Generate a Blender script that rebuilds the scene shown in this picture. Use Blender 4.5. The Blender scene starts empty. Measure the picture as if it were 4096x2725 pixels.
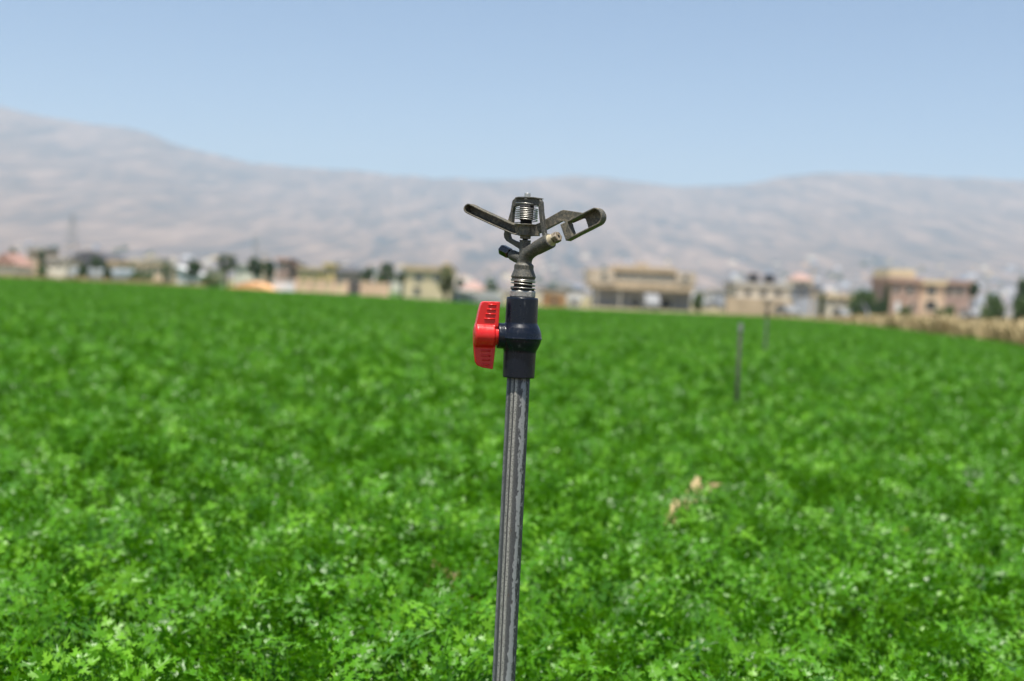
import bpy, bmesh, math, random
import numpy as np
from mathutils import Vector, Matrix, Euler
from mathutils import noise as mnoise

R = math.radians
rnd = random.Random(7)
S = bpy.context.scene
COL = S.collection

# ------------------------------------------------------------------ camera
CAM_Z = 1.0
F = 4096 * 50.0 / 36.0                 # focal length in photograph pixels
ROLL, PITCH = 2.8, 2.0
cam_d = bpy.data.cameras.new('camera')
cam = bpy.data.objects.new('camera', cam_d)
COL.objects.link(cam)
CROT = (Matrix.Rotation(R(90 - PITCH), 3, 'X') @ Matrix.Rotation(R(ROLL), 3, 'Z'))
cam.matrix_world = Matrix.Translation((0, 0, CAM_Z)) @ CROT.to_4x4()
cam_d.lens = 50
cam_d.sensor_width = 36
cam_d.clip_start = 0.05
cam_d.clip_end = 60000
DS = 1.65                              # distance of the sprinkler
cam_d.dof.use_dof = True
cam_d.dof.focus_distance = DS
cam_d.dof.aperture_fstop = 4.3
cam_d.dof.aperture_blades = 9
S.camera = cam

# ------------------------------------------------------------------ light
SUN_EL, SUN_AZ = 75.0, 197.0           # azimuth clockwise from +Y (camera looks to +Y)
world = bpy.data.worlds.new('World')
S.world = world
world.use_nodes = True
nt = world.node_tree
nt.nodes.clear()
wo = nt.nodes.new('ShaderNodeOutputWorld')
bg = nt.nodes.new('ShaderNodeBackground')
sky = nt.nodes.new('ShaderNodeTexSky')
sky.sky_type = 'NISHITA'
sky.sun_disc = False
sky.sun_elevation = R(SUN_EL)
sky.sun_rotation = R(SUN_AZ)
sky.altitude = 900
sky.air_density = 1.0
sky.dust_density = 0.2
sky.ozone_density = 5.6
bg.inputs['Strength'].default_value = 0.070
nt.links.new(sky.outputs[0], bg.inputs[0])
nt.links.new(bg.outputs[0], wo.inputs[0])

sl = bpy.data.lights.new('sun', 'SUN')
sl.energy = 4.8
sl.angle = R(0.53)
sl.color = (1.0, 0.95, 0.88)
sun = bpy.data.objects.new('sun', sl)
COL.objects.link(sun)
sdir = Vector((math.sin(R(SUN_AZ)) * math.cos(R(SUN_EL)), math.cos(R(SUN_AZ)) * math.cos(R(SUN_EL)), math.sin(R(SUN_EL))))
sun.rotation_euler = sdir.to_track_quat('Z', 'Y').to_euler()
sun.location = (0, -5, 30)

S.view_settings.view_transform = 'Standard'
S.view_settings.look = 'None'
S.view_settings.exposure = 0.8
S.view_settings.gamma = 1.0
S.view_settings.use_curve_mapping = False
cy = S.cycles
cy.use_denoising = True
cy.max_bounces = 8
cy.diffuse_bounces = 3
cy.glossy_bounces = 3
cy.transmission_bounces = 4
cy.transparent_max_bounces = 8
cy.volume_bounces = 1
cy.sample_clamp_indirect = 6.0

# ------------------------------------------------------------------ helpers
def ray(px, py):
    return CROT @ Vector(((px - 2048) / F, -(py - 1362.5) / F, -1.0))

def P(px, py, Y):
    """point at forward distance Y that the photograph shows at pixel px, py"""
    d = ray(px, py)
    return Vector((0, 0, CAM_Z)) + d * (Y / d.y)

def ground_at(px, py, z=0.0):
    d = ray(px, py)
    t = (z - CAM_Z) / d.z
    return Vector((0, 0, CAM_Z)) + d * t

def tag(o, label=None, cat=None, group=None, kind=None):
    if label: o['label'] = label
    if cat: o['category'] = cat
    if group: o['group'] = group
    if kind: o['kind'] = kind
    return o

def empty(name, loc, label=None, cat=None, group=None, rz=0.0):
    o = bpy.data.objects.new(name, None)
    o.empty_display_size = 0.1
    COL.objects.link(o)
    o.location = loc
    o.rotation_euler = (0, 0, rz)
    return tag(o, label, cat, group)

def obj(name, bm, mat, parent=None, origin=None, smooth=False):
    """link a bmesh as ONE mesh object; world coordinates minus origin"""
    if origin is not None:
        bmesh.ops.translate(bm, verts=bm.verts, vec=-Vector(origin))
    me = bpy.data.meshes.new(name)
    bm.normal_update()
    bm.to_mesh(me)
    bm.free()
    if isinstance(mat, (list, tuple)):
        for m in mat: me.materials.append(m)
    else:
        me.materials.append(mat)
    if smooth:
        me.polygons.foreach_set('use_smooth', [True] * len(me.polygons))
    o = bpy.data.objects.new(name, me)
    COL.objects.link(o)
    if parent: o.parent = parent
    return o

def copy_tree(o, parent=None):
    c = o.copy()
    COL.objects.link(c)
    c.parent = parent
    for ch in list(o.children):
        copy_tree(ch, c)
    return c

def mod(o, kind, **kw):
    m = o.modifiers.new(kind.lower(), kind)
    for k, v in kw.items(): setattr(m, k, v)
    return m

def box(bm, x0, x1, y0, y1, z0, z1, rot=None, c=None, mi=0):
    vs = [bm.verts.new((x, y, z)) for x in (x0, x1) for y in (y0, y1) for z in (z0, z1)]
    for f in ((0, 1, 3, 2), (4, 6, 7, 5), (0, 4, 5, 1), (2, 3, 7, 6), (0, 2, 6, 4), (1, 5, 7, 3)):
        fc = bm.faces.new([vs[i] for i in f]); fc.material_index = mi
    if rot is not None:
        bmesh.ops.rotate(bm, verts=vs, cent=c or (0, 0, 0), matrix=rot)
    return vs

def prism(bm, pts, off, mi=0):
    """closed solid: polygon pts swept along off"""
    off = Vector(off)
    a = [bm.verts.new(p) for p in pts]
    b = [bm.verts.new(Vector(p) + off) for p in pts]
    fs = [bm.faces.new(a), bm.faces.new(b[::-1])]
    n = len(a)
    for i in range(n):
        j = (i + 1) % n
        fs.append(bm.faces.new((a[j], a[i], b[i], b[j])))
    for f in fs: f.material_index = mi
    bmesh.ops.recalc_face_normals(bm, faces=fs)
    return a + b

def ring_prism(bm, outer, inner, off):
    """closed solid wall between two loops with the same count"""
    off = Vector(off)
    L = []
    for loop in (outer, inner):
        L.append([bm.verts.new(p) for p in loop])
        L.append([bm.verts.new(Vector(p) + off) for p in loop])
    o0, o1, i0, i1 = L
    n = len(o0); fs = []
    for k in range(n):
        j = (k + 1) % n
        fs += [bm.faces.new((o0[k], o0[j], i0[j], i0[k])), bm.faces.new((o1[j], o1[k], i1[k], i1[j])),
               bm.faces.new((o0[j], o0[k], o1[k], o1[j])), bm.faces.new((i0[k], i0[j], i1[j], i1[k]))]
    bmesh.ops.recalc_face_normals(bm, faces=fs)

def frame_of(t):
    t = t.normalized()
    u = t.cross(Vector((0, 0, 1)))
    if u.length < 1e-3: u = t.cross(Vector((0, 1, 0)))
    u.normalize()
    return u, t.cross(u).normalized()

def tube(bm, pts, radii, seg=16, mi=0):
    pts = [Vector(p) for p in pts]
    if not hasattr(radii, '__len__'): radii = [radii] * len(pts)
    rings = []
    u = None
    for i, p in enumerate(pts):
        if i == 0: t = pts[1] - pts[0]
        elif i == len(pts) - 1: t = pts[-1] - pts[-2]
        else: t = (pts[i + 1] - pts[i]).normalized() + (pts[i] - pts[i - 1]).normalized()
        t.normalize()
        if u is None: u, v = frame_of(t)
        else:
            u = (u - t * u.dot(t)).normalized(); v = t.cross(u)
        rings.append([bm.verts.new(p + (u * math.cos(a) + v * math.sin(a)) * radii[i])
                      for a in (2 * math.pi * k / seg for k in range(seg))])
    fs = []
    for a, b in zip(rings, rings[1:]):
        for k in range(seg):
            j = (k + 1) % seg
            fs.append(bm.faces.new((a[k], a[j], b[j], b[k])))
    fs.append(bm.faces.new(rings[0][::-1])); fs.append(bm.faces.new(rings[-1]))
    for f in fs: f.material_index = mi
    bmesh.ops.recalc_face_normals(bm, faces=fs)

def lathe(bm, x, y, prof, seg=48, ang0=0.0, mi=0):
    """closed solid of revolution round a vertical axis; prof = [(z, r), ...]"""
    rings = [[bm.verts.new((x + r * math.cos(ang0 + 2 * math.pi * k / seg), y + r * math.sin(ang0 + 2 * math.pi * k / seg), z))
              for k in range(seg)] for z, r in prof]
    fs = []
    for a, b in zip(rings, rings[1:]):
        for k in range(seg):
            j = (k + 1) % seg
            fs.append(bm.faces.new((a[k], a[j], b[j], b[k])))
    fs.append(bm.faces.new(rings[0][::-1])); fs.append(bm.faces.new(rings[-1]))
    for f in fs: f.material_index = mi
    bmesh.ops.recalc_face_normals(bm, faces=fs)

# ------------------------------------------------------------------ materials
class NM:
    def __init__(s, name):
        s.m = bpy.data.materials.new(name); s.m.use_nodes = True
        s.t = s.m.node_tree; s.n = s.t.nodes; s.n.clear()
        s.out = s.n.new('ShaderNodeOutputMaterial')
    def node(s, kind, **kw):
        n = s.n.new('ShaderNode' + kind)
        for k, v in kw.items():
            if k.startswith('i_'): n.inputs[k[2:].replace('_', ' ')].default_value = v
            else: setattr(n, k, v)
        return n
    def link(s, a, b): s.t.links.new(a, b)
    def bsdf(s, col=(.5, .5, .5), rough=.6, metal=0.0, spec=.5):
        b = s.node('BsdfPrincipled')
        b.inputs['Base Color'].default_value = (*col, 1)
        b.inputs['Roughness'].default_value = rough
        b.inputs['Metallic'].default_value = metal
        b.inputs['Specular IOR Level'].default_value = spec
        s.link(b.outputs[0], s.out.inputs[0])
        s.b = b
        return b
    def coord(s, kind='Object', scale=(1, 1, 1)):
        tc = s.node('TexCoord'); mp = s.node('Mapping')
        mp.inputs['Scale'].default_value = scale
        s.link(tc.outputs[kind], mp.inputs[0])
        return mp.outputs[0]
    def noise(s, vec, scale, detail=4, rough=.55):
        n = s.node('TexNoise'); n.inputs['Scale'].default_value = scale
        n.inputs['Detail'].default_value = detail; n.inputs['Roughness'].default_value = rough
        if vec is not None: s.link(vec, n.inputs['Vector'])
        return n.outputs['Fac']
    def ramp(s, fac, stops, interp='LINEAR'):
        r = s.node('ValToRGB'); r.color_ramp.interpolation = interp
        e = r.color_ramp.elements
        while len(e) < len(stops): e.new(0.5)
        for el, (p, c) in zip(e, stops):
            el.position = p; el.color = (*c, 1) if len(c) == 3 else c
        s.link(fac, r.inputs[0])
        return r.outputs[0]
    def mix(s, fac, a, b, blend='MIX'):
        m = s.node('Mix', data_type='RGBA', blend_type=blend)
        for sock, v in ((m.inputs[0], fac), (m.inputs[6], a), (m.inputs[7], b)):
            if isinstance(v, (tuple, list)): sock.default_value = (*v, 1) if len(v) == 3 else v
            elif isinstance(v, (int, float)): sock.default_value = v
            else: s.link(v, sock)
        return m.outputs[2]
    def math(s, op, a, b=0.0):
        m = s.node('Math', operation=op)
        for i, v in enumerate((a, b)):
            if isinstance(v, (int, float)): m.inputs[i].default_value = v
            else: s.link(v, m.inputs[i])
        return m.outputs[0]
    def bump(s, fac, strength, dist):
        b = s.node('Bump'); b.inputs['Strength'].default_value = strength; b.inputs['Distance'].default_value = dist
        s.link(fac, b.inputs['Height']); s.link(b.outputs[0], s.b.inputs['Normal'])

def lum(c): return (c, c, c)

def mat_cast(name, dark, mid, dust, dust_amt=.5, metal=.25, rough=.55):
    m = NM(name); m.bsdf(mid, rough, metal, .4)
    v = m.coord()
    n1 = m.noise(v, 260, 7, .72); n2 = m.noise(v, 900, 4, .6); n3 = m.noise(v, 60, 3)
    base = m.ramp(n2, [(.35, dark), (.65, mid)])
    d = m.ramp(n1, [(dust_amt - .06, lum(0)), (dust_amt + .16, lum(1))])
    d2 = m.math('MULTIPLY', d, m.math('ADD', m.math('MULTIPLY', n3, 1.2), .1))
    m.link(m.mix(d2, base, dust), m.b.inputs['Base Color'])
    m.link(m.ramp(n1, [(.3, lum(rough - .12)), (.75, lum(min(1, rough + .3)))]), m.b.inputs['Roughness'])
    m.bump(m.math('ADD', n2, m.math('MULTIPLY', n1, 1.5)), .35, .0006)
    return m.m

M = {}
M['cast'] = mat_cast('cast_zinc', (.046, .045, .038), (.115, .112, .094), (.29, .25, .175), .58, .3, .5)
M['arm'] = mat_cast('weathered_arm', (.046, .044, .036), (.125, .118, .09), (.36, .30, .20), .53, .2, .55)
M['dark_post'] = mat_cast('dark_plastic_post', (.010, .010, .011), (.016, .016, .017), (.045, .04, .035), .72, 0, .7)

def mat_simple_metal(name, col, rough, metal=1.0):
    m = NM(name); m.bsdf(col, rough, metal)
    v = m.coord(); n = m.noise(v, 900, 4)
    m.link(m.ramp(n, [(.3, lum(rough * .7)), (.7, lum(min(1, rough * 1.5)))]), m.b.inputs['Roughness'])
    return m.m
M['steel'] = mat_simple_metal('spring_steel', (.40, .385, .35), .34)
M['base_spring'] = mat_simple_metal('dull_spring_steel', (.42, .40, .35), .33)
M['pin'] = mat_simple_metal('pin_steel', (.55, .54, .50), .38, .85)
M['nut'] = mat_simple_metal('black_nickel', (.10, .095, .09), .2)

m = NM('galvanised_hex'); m.bsdf((.3, .29, .27), .5, .55)
v = m.coord(); n = m.noise(v, 260, 5, .7)
m.link(m.ramp(n, [(.3, (.10, .10, .09)), (.42, (.33, .32, .29)), (.7, (.46, .44, .39))]), m.b.inputs['Base Color'])
m.bump(n, .5, .001); M['hex'] = m.m

m = NM('cream_nozzle'); m.bsdf((.62, .55, .36), .42)
v = m.coord(); n = m.noise(v, 160, 6, .65)
m.link(m.ramp(n, [(.38, (.50, .46, .31)), (.52, (.37, .31, .20))]), m.b.inputs['Base Color'])
M['cream'] = m.m
m = NM('stained_nozzle_tip'); m.bsdf((.4, .33, .22), .5)
v = m.coord(); n = m.noise(v, 170, 6, .7)
m.link(m.ramp(n, [(.40, (.34, .29, .21)), (.50, (.19, .15, .10)), (.60, (.05, .04, .03))]), m.b.inputs['Base Color'])
m.bump(n, .4, .001); M['tip'] = m.m
m = NM('bore_black'); m.bsdf((.008, .007, .006), .7); M['bore'] = m.m

m = NM('red_plastic'); m.bsdf((.52, .012, .018), .3, 0, .5)
v = m.coord(); n = m.noise(v, 140, 5, .7); n2 = m.noise(m.coord(scale=(1, 1, .25)), 520, 3, .7)
sc = m.math('MULTIPLY', m.ramp(n, [(.55, lum(0)), (.72, lum(1))]), m.ramp(n2, [(.5, lum(0)), (.68, lum(1))]))
m.link(m.mix(m.math('MULTIPLY', sc, .55), (.63, .014, .012), (.66, .20, .17)), m.b.inputs['Base Color'])
m.link(m.ramp(n, [(.35, lum(.24)), (.75, lum(.48))]), m.b.inputs['Roughness'])
m.bump(n, .12, .0006); M['red'] = m.m

m = NM('navy_pvc'); m.bsdf((.014, .019, .028), .33, 0, .35)
v = m.coord(); n = m.noise(v, 110, 5, .65); n2 = m.noise(m.coord(scale=(1, 1, .12)), 420, 4, .7); n3 = m.noise(v, 900, 2)
sc = m.math('MULTIPLY', m.ramp(n, [(.50, lum(0)), (.68, lum(1))]), m.ramp(n2, [(.52, lum(0)), (.66, lum(1))]))
sp = m.math('MULTIPLY', m.ramp(n3, [(.70, lum(0)), (.76, lum(1))]), .5)
m.link(m.mix(m.math('MAXIMUM', m.math('MULTIPLY', sc, .6), sp), (.005, .008, .016), (.12, .125, .13)), m.b.inputs['Base Color'])
m.link(m.ramp(n, [(.3, lum(.24)), (.75, lum(.42))]), m.b.inputs['Roughness'])
m.bump(n, .12, .0008); M['navy'] = m.m

# riser pipe: lengthwise streaks of pale scale on the side, flaking grey coat on the other
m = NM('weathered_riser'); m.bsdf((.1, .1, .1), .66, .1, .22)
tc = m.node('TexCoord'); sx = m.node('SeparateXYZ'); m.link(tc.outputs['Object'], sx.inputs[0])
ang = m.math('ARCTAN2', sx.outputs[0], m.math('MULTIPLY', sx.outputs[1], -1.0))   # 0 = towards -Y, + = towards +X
warp = m.math('MULTIPLY', m.math('SUBTRACT', m.noise(m.coord(scale=(1, 1, .5)), 24, 3), .5), .34)
a2 = m.math('ADD', ang, warp)
rough_n = m.noise(m.coord(scale=(1, 1, .5)), 300, 7, .72)
fine = m.noise(m.coord(scale=(1, 1, .7)), 900, 5, .7)
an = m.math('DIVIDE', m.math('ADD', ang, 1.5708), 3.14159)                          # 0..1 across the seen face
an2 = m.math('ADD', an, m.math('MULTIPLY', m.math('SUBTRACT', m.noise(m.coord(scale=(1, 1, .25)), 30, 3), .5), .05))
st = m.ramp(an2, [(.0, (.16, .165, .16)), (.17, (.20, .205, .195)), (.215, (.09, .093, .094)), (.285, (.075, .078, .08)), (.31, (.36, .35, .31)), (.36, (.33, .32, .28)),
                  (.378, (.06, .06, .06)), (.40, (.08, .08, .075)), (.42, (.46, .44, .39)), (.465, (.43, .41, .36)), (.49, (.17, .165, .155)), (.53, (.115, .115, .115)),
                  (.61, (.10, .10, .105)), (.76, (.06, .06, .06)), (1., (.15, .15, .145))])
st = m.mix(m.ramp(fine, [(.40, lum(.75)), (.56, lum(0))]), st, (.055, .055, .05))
big_n = m.noise(m.coord(scale=(1, 1, .16)), 75, 3, .6)
jag = m.math('ADD', m.math('MULTIPLY', m.math('SUBTRACT', rough_n, .5), .30), m.math('MULTIPLY', m.math('SUBTRACT', big_n, .5), .34))
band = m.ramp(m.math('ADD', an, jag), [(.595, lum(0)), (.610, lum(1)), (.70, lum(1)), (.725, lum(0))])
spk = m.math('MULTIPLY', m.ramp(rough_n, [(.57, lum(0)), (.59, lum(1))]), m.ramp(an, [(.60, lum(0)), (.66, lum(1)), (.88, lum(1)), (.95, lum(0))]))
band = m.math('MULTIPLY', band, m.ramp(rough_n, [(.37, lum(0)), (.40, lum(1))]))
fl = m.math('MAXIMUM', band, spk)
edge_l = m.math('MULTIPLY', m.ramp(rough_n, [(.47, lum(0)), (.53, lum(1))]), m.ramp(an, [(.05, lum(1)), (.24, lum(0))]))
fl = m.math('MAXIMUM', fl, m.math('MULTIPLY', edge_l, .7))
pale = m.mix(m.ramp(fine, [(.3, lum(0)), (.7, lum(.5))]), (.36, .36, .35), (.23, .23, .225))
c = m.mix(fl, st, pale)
rust = m.math('MULTIPLY', m.ramp(m.noise(m.coord(scale=(1, 1, .25)), 120, 4, .6), [(.66, lum(0)), (.72, lum(1))]), .6)
c = m.mix(rust, c, (.13, .075, .04))
m.link(c, m.b.inputs['Base Color'])
m.bump(m.math('ADD', m.math('MULTIPLY', fl, 1.2), fine), .5, .0008)
M['riser'] = m.m

# leaves
def mat_leaf(name, c_dark, c_mid, c_light, trans=.36, rough=.42):
    m = NM(name)
    b = m.bsdf(c_mid, rough, 0, .42)
    at = m.node('Attribute', attribute_name='tint'); oi = m.node('ObjectInfo')
    f = m.math('ADD', m.math('MULTIPLY', at.outputs['Fac'], .75), m.math('MULTIPLY', oi.outputs['Random'], .25))
    col = m.ramp(f, [(.0, c_dark), (.5, c_mid), (.93, c_light), (.96, c_light), (1., (.22, .17, .045))])
    m.link(col, b.inputs['Base Color'])
    tr = m.node('BsdfTranslucent')
    m.link(m.mix(.5, col, (.15, .42, .002)), tr.inputs[0])
    mx = m.node('MixShader'); mx.inputs[0].default_value = trans
    m.link(b.outputs[0], mx.inputs[1]); m.link(tr.outputs[0], mx.inputs[2]); m.link(mx.outputs[0], m.out.inputs[0])
    return m.m
M['parsley'] = mat_leaf('parsley_leaf', (.026, .105, .0015), (.082, .262, .0035), (.190, .43, .018), .26, .41)
M['tree_leaf'] = mat_leaf('tree_leaf', (.028, .05, .026), (.045, .078, .034), (.075, .11, .045), .2, .55)
M['olive_leaf'] = mat_leaf('olive_leaf', (.05, .085, .03), (.085, .13, .045), (.14, .18, .07), .2, .55)
M['pale_leaf'] = mat_leaf('pale_leaf', (.13, .14, .06), (.20, .20, .09), (.28, .27, .13), .2, .6)
m = NM('dry_straw'); m.bsdf((.5, .38, .19), .8, 0, .2)
at = m.node('Attribute', attribute_name='tint')
m.link(m.ramp(at.outputs['Fac'], [(0, (.17, .135, .06)), (.5, (.38, .29, .14)), (1, (.52, .43, .25))]), m.b.inputs['Base Color'])
M['straw'] = m.m

m = NM('bark'); m.bsdf((.1, .075, .05), .9, 0, .2)
m.link(m.ramp(m.noise(m.coord(scale=(1, 1, .2)), 6, 5), [(.3, (.06, .045, .03)), (.7, (.14, .11, .08))]), m.b.inputs['Base Color'])
M['bark'] = m.m

def mat_ground(name, stops, scale, scale2, rough=.95, bump=0):
    m = NM(name); m.bsdf((.3, .25, .2), rough, 0, .15)
    v = m.coord(); n = m.noise(v, scale, 7, .6); n2 = m.noise(v, scale2, 5, .6)
    f = m.math('ADD', m.math('MULTIPLY', n, .6), m.math('MULTIPLY', n2, .4))
    m.link(m.ramp(f, stops), m.b.inputs['Base Color'])
    if bump: m.bump(n2, .8, bump)
    return m.m
M['plain'] = mat_ground('dry_plain', [(.38, (.12, .125, .05)), (.48, (.215, .185, .095)), (.6, (.30, .25, .15))], .02, .3)
M['soil'] = mat_ground('field_soil', [(.35, (.07, .042, .025)), (.5, (.115, .07, .042)), (.65, (.19, .125, .08))], .8, 14, .95, .03)
M['meadow'] = mat_ground('rough_green', [(.35, (.045, .10, .02)), (.5, (.07, .13, .035)), (.62, (.13, .15, .06))], .06, .9)

m = NM('mountain_slope'); m.bsdf((.4, .33, .27), .95, 0, .1)
v = m.coord(scale=(1, .02, 1.25)); n = m.noise(v, .0105, 8, .68); n2 = m.noise(v, .036, 5, .6)
f = m.math('ADD', m.math('MULTIPLY', n, .55), m.math('MULTIPLY', n2, .45))
m.link(m.ramp(f, [(.40, (.065, .08, .095)), (.47, (.13, .118, .118)), (.53, (.19, .152, .138)), (.60, (.27, .21, .18))]), m.b.inputs['Base Color'])
M['mountain'] = m.m

def mat_wall(name, col, var=.12, rough=.9):
    m = NM(name); m.bsdf(col, rough, 0, .2)
    v = m.coord(scale=(1, 1, .5)); n = m.noise(v, .9, 6, .65)
    d = tuple(c * (1 - 2.2 * var) for c in col); l = tuple(min(.85, c * (1 + var)) for c in col)
    m.link(m.ramp(n, [(.3, d), (.5, col), (.7, l)]), m.b.inputs['Base Color'])
    return m.m
for k, c in dict(cream=(.52, .42, .27), tan=(.40, .31, .21), pale=(.56, .51, .42), white=(.74, .73, .70), grey=(.22, .215, .21), darkgrey=(.10, .095, .09), beige=(.40, .33, .25),
                 pink=(.29, .175, .14), salmon=(.29, .195, .165), ochre=(.48, .36, .16), orange=(.60, .31, .15), brick=(.33, .225, .18), rose=(.33, .235, .20),
                 bluegrey=(.30, .32, .36), peach=(.56, .40, .28), greyroof=(.085, .085, .09), concrete=(.34, .315, .28)).items():
    M['w_' + k] = mat_wall('plaster_' + k, tuple(min(.72, q * 1.3) for q in c))
m = NM('window_glass'); m.bsdf((.03, .035, .045), .12, 0, .6); M['glass'] = m.m
m = NM('opening_dark'); m.bsdf((.035, .033, .031), .8); M['dark'] = m.m
m = NM('car_white'); m.bsdf((.25, .25, .245), .3, 0, .5); m.b.inputs['Coat Weight'].default_value = .6; M['carwhite'] = m.m
m = NM('rubber'); m.bsdf((.02, .02, .02), .8); M['rubber'] = m.m
m = NM('rim'); m.bsdf((.5, .5, .5), .35, .9); M['rim'] = m.m
m = NM('pylon_steel'); m.bsdf((.28, .29, .30), .55, .6); M['pylon'] = m.m
m = NM('tank_black'); m.bsdf((.025, .025, .028), .45); M['tank'] = m.m
m = NM('lamp_lens'); m.bsdf((.7, .7, .68), .15); M['lens'] = m.m
m = NM('tunnel_film'); m.bsdf((.40, .42, .41), .4); M['film'] = m.m
M['old_pipe'] = mat_cast('old_dark_pipe', (.022, .024, .018), (.042, .044, .034), (.12, .10, .07), .6, .2, .6)

# ------------------------------------------------------------------ the setting
# ground: one sheet to the foot of the mountains and beyond
bm = bmesh.new()
g = 9000
TOWN_Z = -0.6                                      # the village stands a little lower than the field
bm.faces.new([bm.verts.new(p) for p in ((-g, -1500, TOWN_Z), (g, -1500, TOWN_Z), (g, 9800, TOWN_Z), (-g, 9800, TOWN_Z))])
tag(obj('ground', bm, M['plain']), kind='structure')

CAN = 0.38                                         # height of the crop
edge_px = [(-3200, 958), (-900, 1072), (0, 1113), (300, 1127), (600, 1141), (1000, 1162), (1500, 1188), (2000, 1225), (2300, 1238), (2700, 1256), (3000, 1268), (3200, 1281),
           (3400, 1298), (3600, 1322), (3800, 1348), (4096, 1390), (4500, 1470), (6400, 1640)]
EDGE = [ground_at(x, y, CAN) for x, y in edge_px]
edge_ratio = np.array([p.x / p.y for p in EDGE]); edge_y = np.array([p.y for p in EDGE])
bm = bmesh.new()
near = [(-9, -4, .004), (9, -4, .004)]
pts = near + [(p.x, p.y, .004) for p in reversed(EDGE)]
bm.faces.new([bm.verts.new(p) for p in pts])
tag(obj('field_soil', bm, M['soil']), kind='structure')
def bank_len(ratio): return float(np.interp(ratio, [-.5, .10, .22, .4], [.30, .30, 2.2, 3.0]))
def ground_z(x, y):
    ra = x / max(y, .1); e = float(np.interp(ra, edge_ratio, edge_y))
    t = min(1, max(0, (y - e) / (e * bank_len(ra)))); t = t * t * (3 - 2 * t)
    return TOWN_Z * t
bm = bmesh.new()                                    # bank that falls from the field to the village ground
rows = []
for p in [(-9, -4)] + [(q.x, q.y) for q in EDGE] + [(9, -4)]:
    x, y = p
    if y < 0: ring_ = [(x + math.copysign(10, x) * t, y - 10 * t, TOWN_Z * t) for t in (0, .5, 1)]
    else:
        k = bank_len(x / y); ring_ = [(x * (1 + k * t), y * (1 + k * t), TOWN_Z * t * t * (3 - 2 * t)) for t in (0, .2, .4, .6, .8, 1)]
        ring_ = [ring_[0], ring_[2], ring_[5]] if False else ring_
    rows.append([bm.verts.new(q) for q in ring_])
for a, b in zip(rows, rows[1:]):
    if len(a) == len(b):
        for k in range(len(a) - 1): bm.faces.new((a[k], a[k + 1], b[k + 1], b[k]))
    else:
        lo, hi = (a, b) if len(a) < len(b) else (b, a)
        for k in range(len(hi) - 1):
            i0_, i1_ = round(k * 2 / 5), round((k + 1) * 2 / 5)
            bm.faces.new((hi[k], hi[k + 1], lo[i1_], lo[i0_]) if i0_ != i1_ else (hi[k], hi[k + 1], lo[i0_]))
bmesh.ops.recalc_face_normals(bm, faces=bm.faces)
tag(obj('field_bank', bm, M['plain']), kind='structure')

bm = bmesh.new()                                    # rough green verge behind the far edge
pts = [ground_at(x, y, TOWN_Z) for x, y in ((520, 1146), (1500, 1195), (1900, 1215), (1900, 1184), (1000, 1138), (520, 1110))]
bm.faces.new([bm.verts.new((p.x, p.y, TOWN_Z + .004)) for p in pts])
tag(obj('meadow', bm, M['meadow']), kind='structure')

# mountains: a fan-shaped terrain whose crest follows the photographed skyline
prof = [(-7000, 620), (-4500, 520), (-3000, 450), (-1800, 420), (-900, 400), (-300, 405), (0, 428), (150, 462), (300, 488), (480, 505), (580, 528), (700, 578), (860, 618), (1000, 652), (1200, 668), (1400, 682), (1560, 700), (1800, 716),
        (2000, 720), (2150, 714), (2300, 706), (2420, 712), (2560, 728), (2700, 744), (2850, 746), (3000, 736), (3100, 716), (3200, 700), (3320, 692), (3500, 697), (3700, 706), (3900, 712),
        (4096, 722), (4600, 740), (5300, 700), (6000, 690), (8000, 760), (10500, 900)]
px_ = np.array([p[0] for p in prof], float); py_ = np.array([p[1] for p in prof], float)
NC, NR = 620, 70
D0, D1 = 1700.0, 7600.0
cols = np.linspace(-7000, 10500, NC)
verts, faces = [], []
for c in cols:
    top = P(c, float(np.interp(c, px_, py_)), D1)
    rx, H = top.x / D1, top.z
    for r in range(NR + 12):
        t = r / (NR - 1)
        d = D0 + (D1 - D0) * t
        if t <= 1:
            h = H * (0.10 * t + 0.90 * t ** 1.6)
            q = Vector((rx * d * .0011, d * .0008, 3.1))
            amp = H * .028 * (t * (1 - t)) * 3.2
            rv = 1 - abs(mnoise.noise(Vector((rx * 26, d * .00035, 7.7))))
            h += amp * (mnoise.fractal(q, 1.0, 2.0, 5) * .25 + (rv - .75) * .7) * (0.4 + .6 * min(1, t * 2))
            h += (mnoise.noise(Vector((c * .011, 5.5, 0))) + .5 * mnoise.noise(Vector((c * .03, 1.5, 0)))) * 7 * t
        else:
            h = H * (1 - (t - 1) * 4.5)
        verts.append((rx * d, d, h - 3 if r == 0 else h))
W_ = NR + 12
for i in range(NC - 1):
    for r in range(W_ - 1):
        a = i * W_ + r
        faces.append((a, a + W_, a + W_ + 1, a + 1))
me = bpy.data.meshes.new('mountain'); me.from_pydata(verts, [], faces); me.materials.append(M['mountain'])
me.polygons.foreach_set('use_smooth', [True] * len(me.polygons))
mo = bpy.data.objects.new('mountain', me); COL.objects.link(mo); tag(mo, kind='structure')
MV = np.array(verts).reshape(NC, W_, 3)
def mountain_z(x, y):
    i = int(np.clip(np.searchsorted(MV[:, 0, 0] / MV[:, 0, 1], x / y), 1, NC - 1))
    r = int(np.clip((y - D0) / (D1 - D0) * (NR - 1), 0, NR - 1))
    return float(min(MV[i, r, 2], MV[i - 1, r, 2]))

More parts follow.
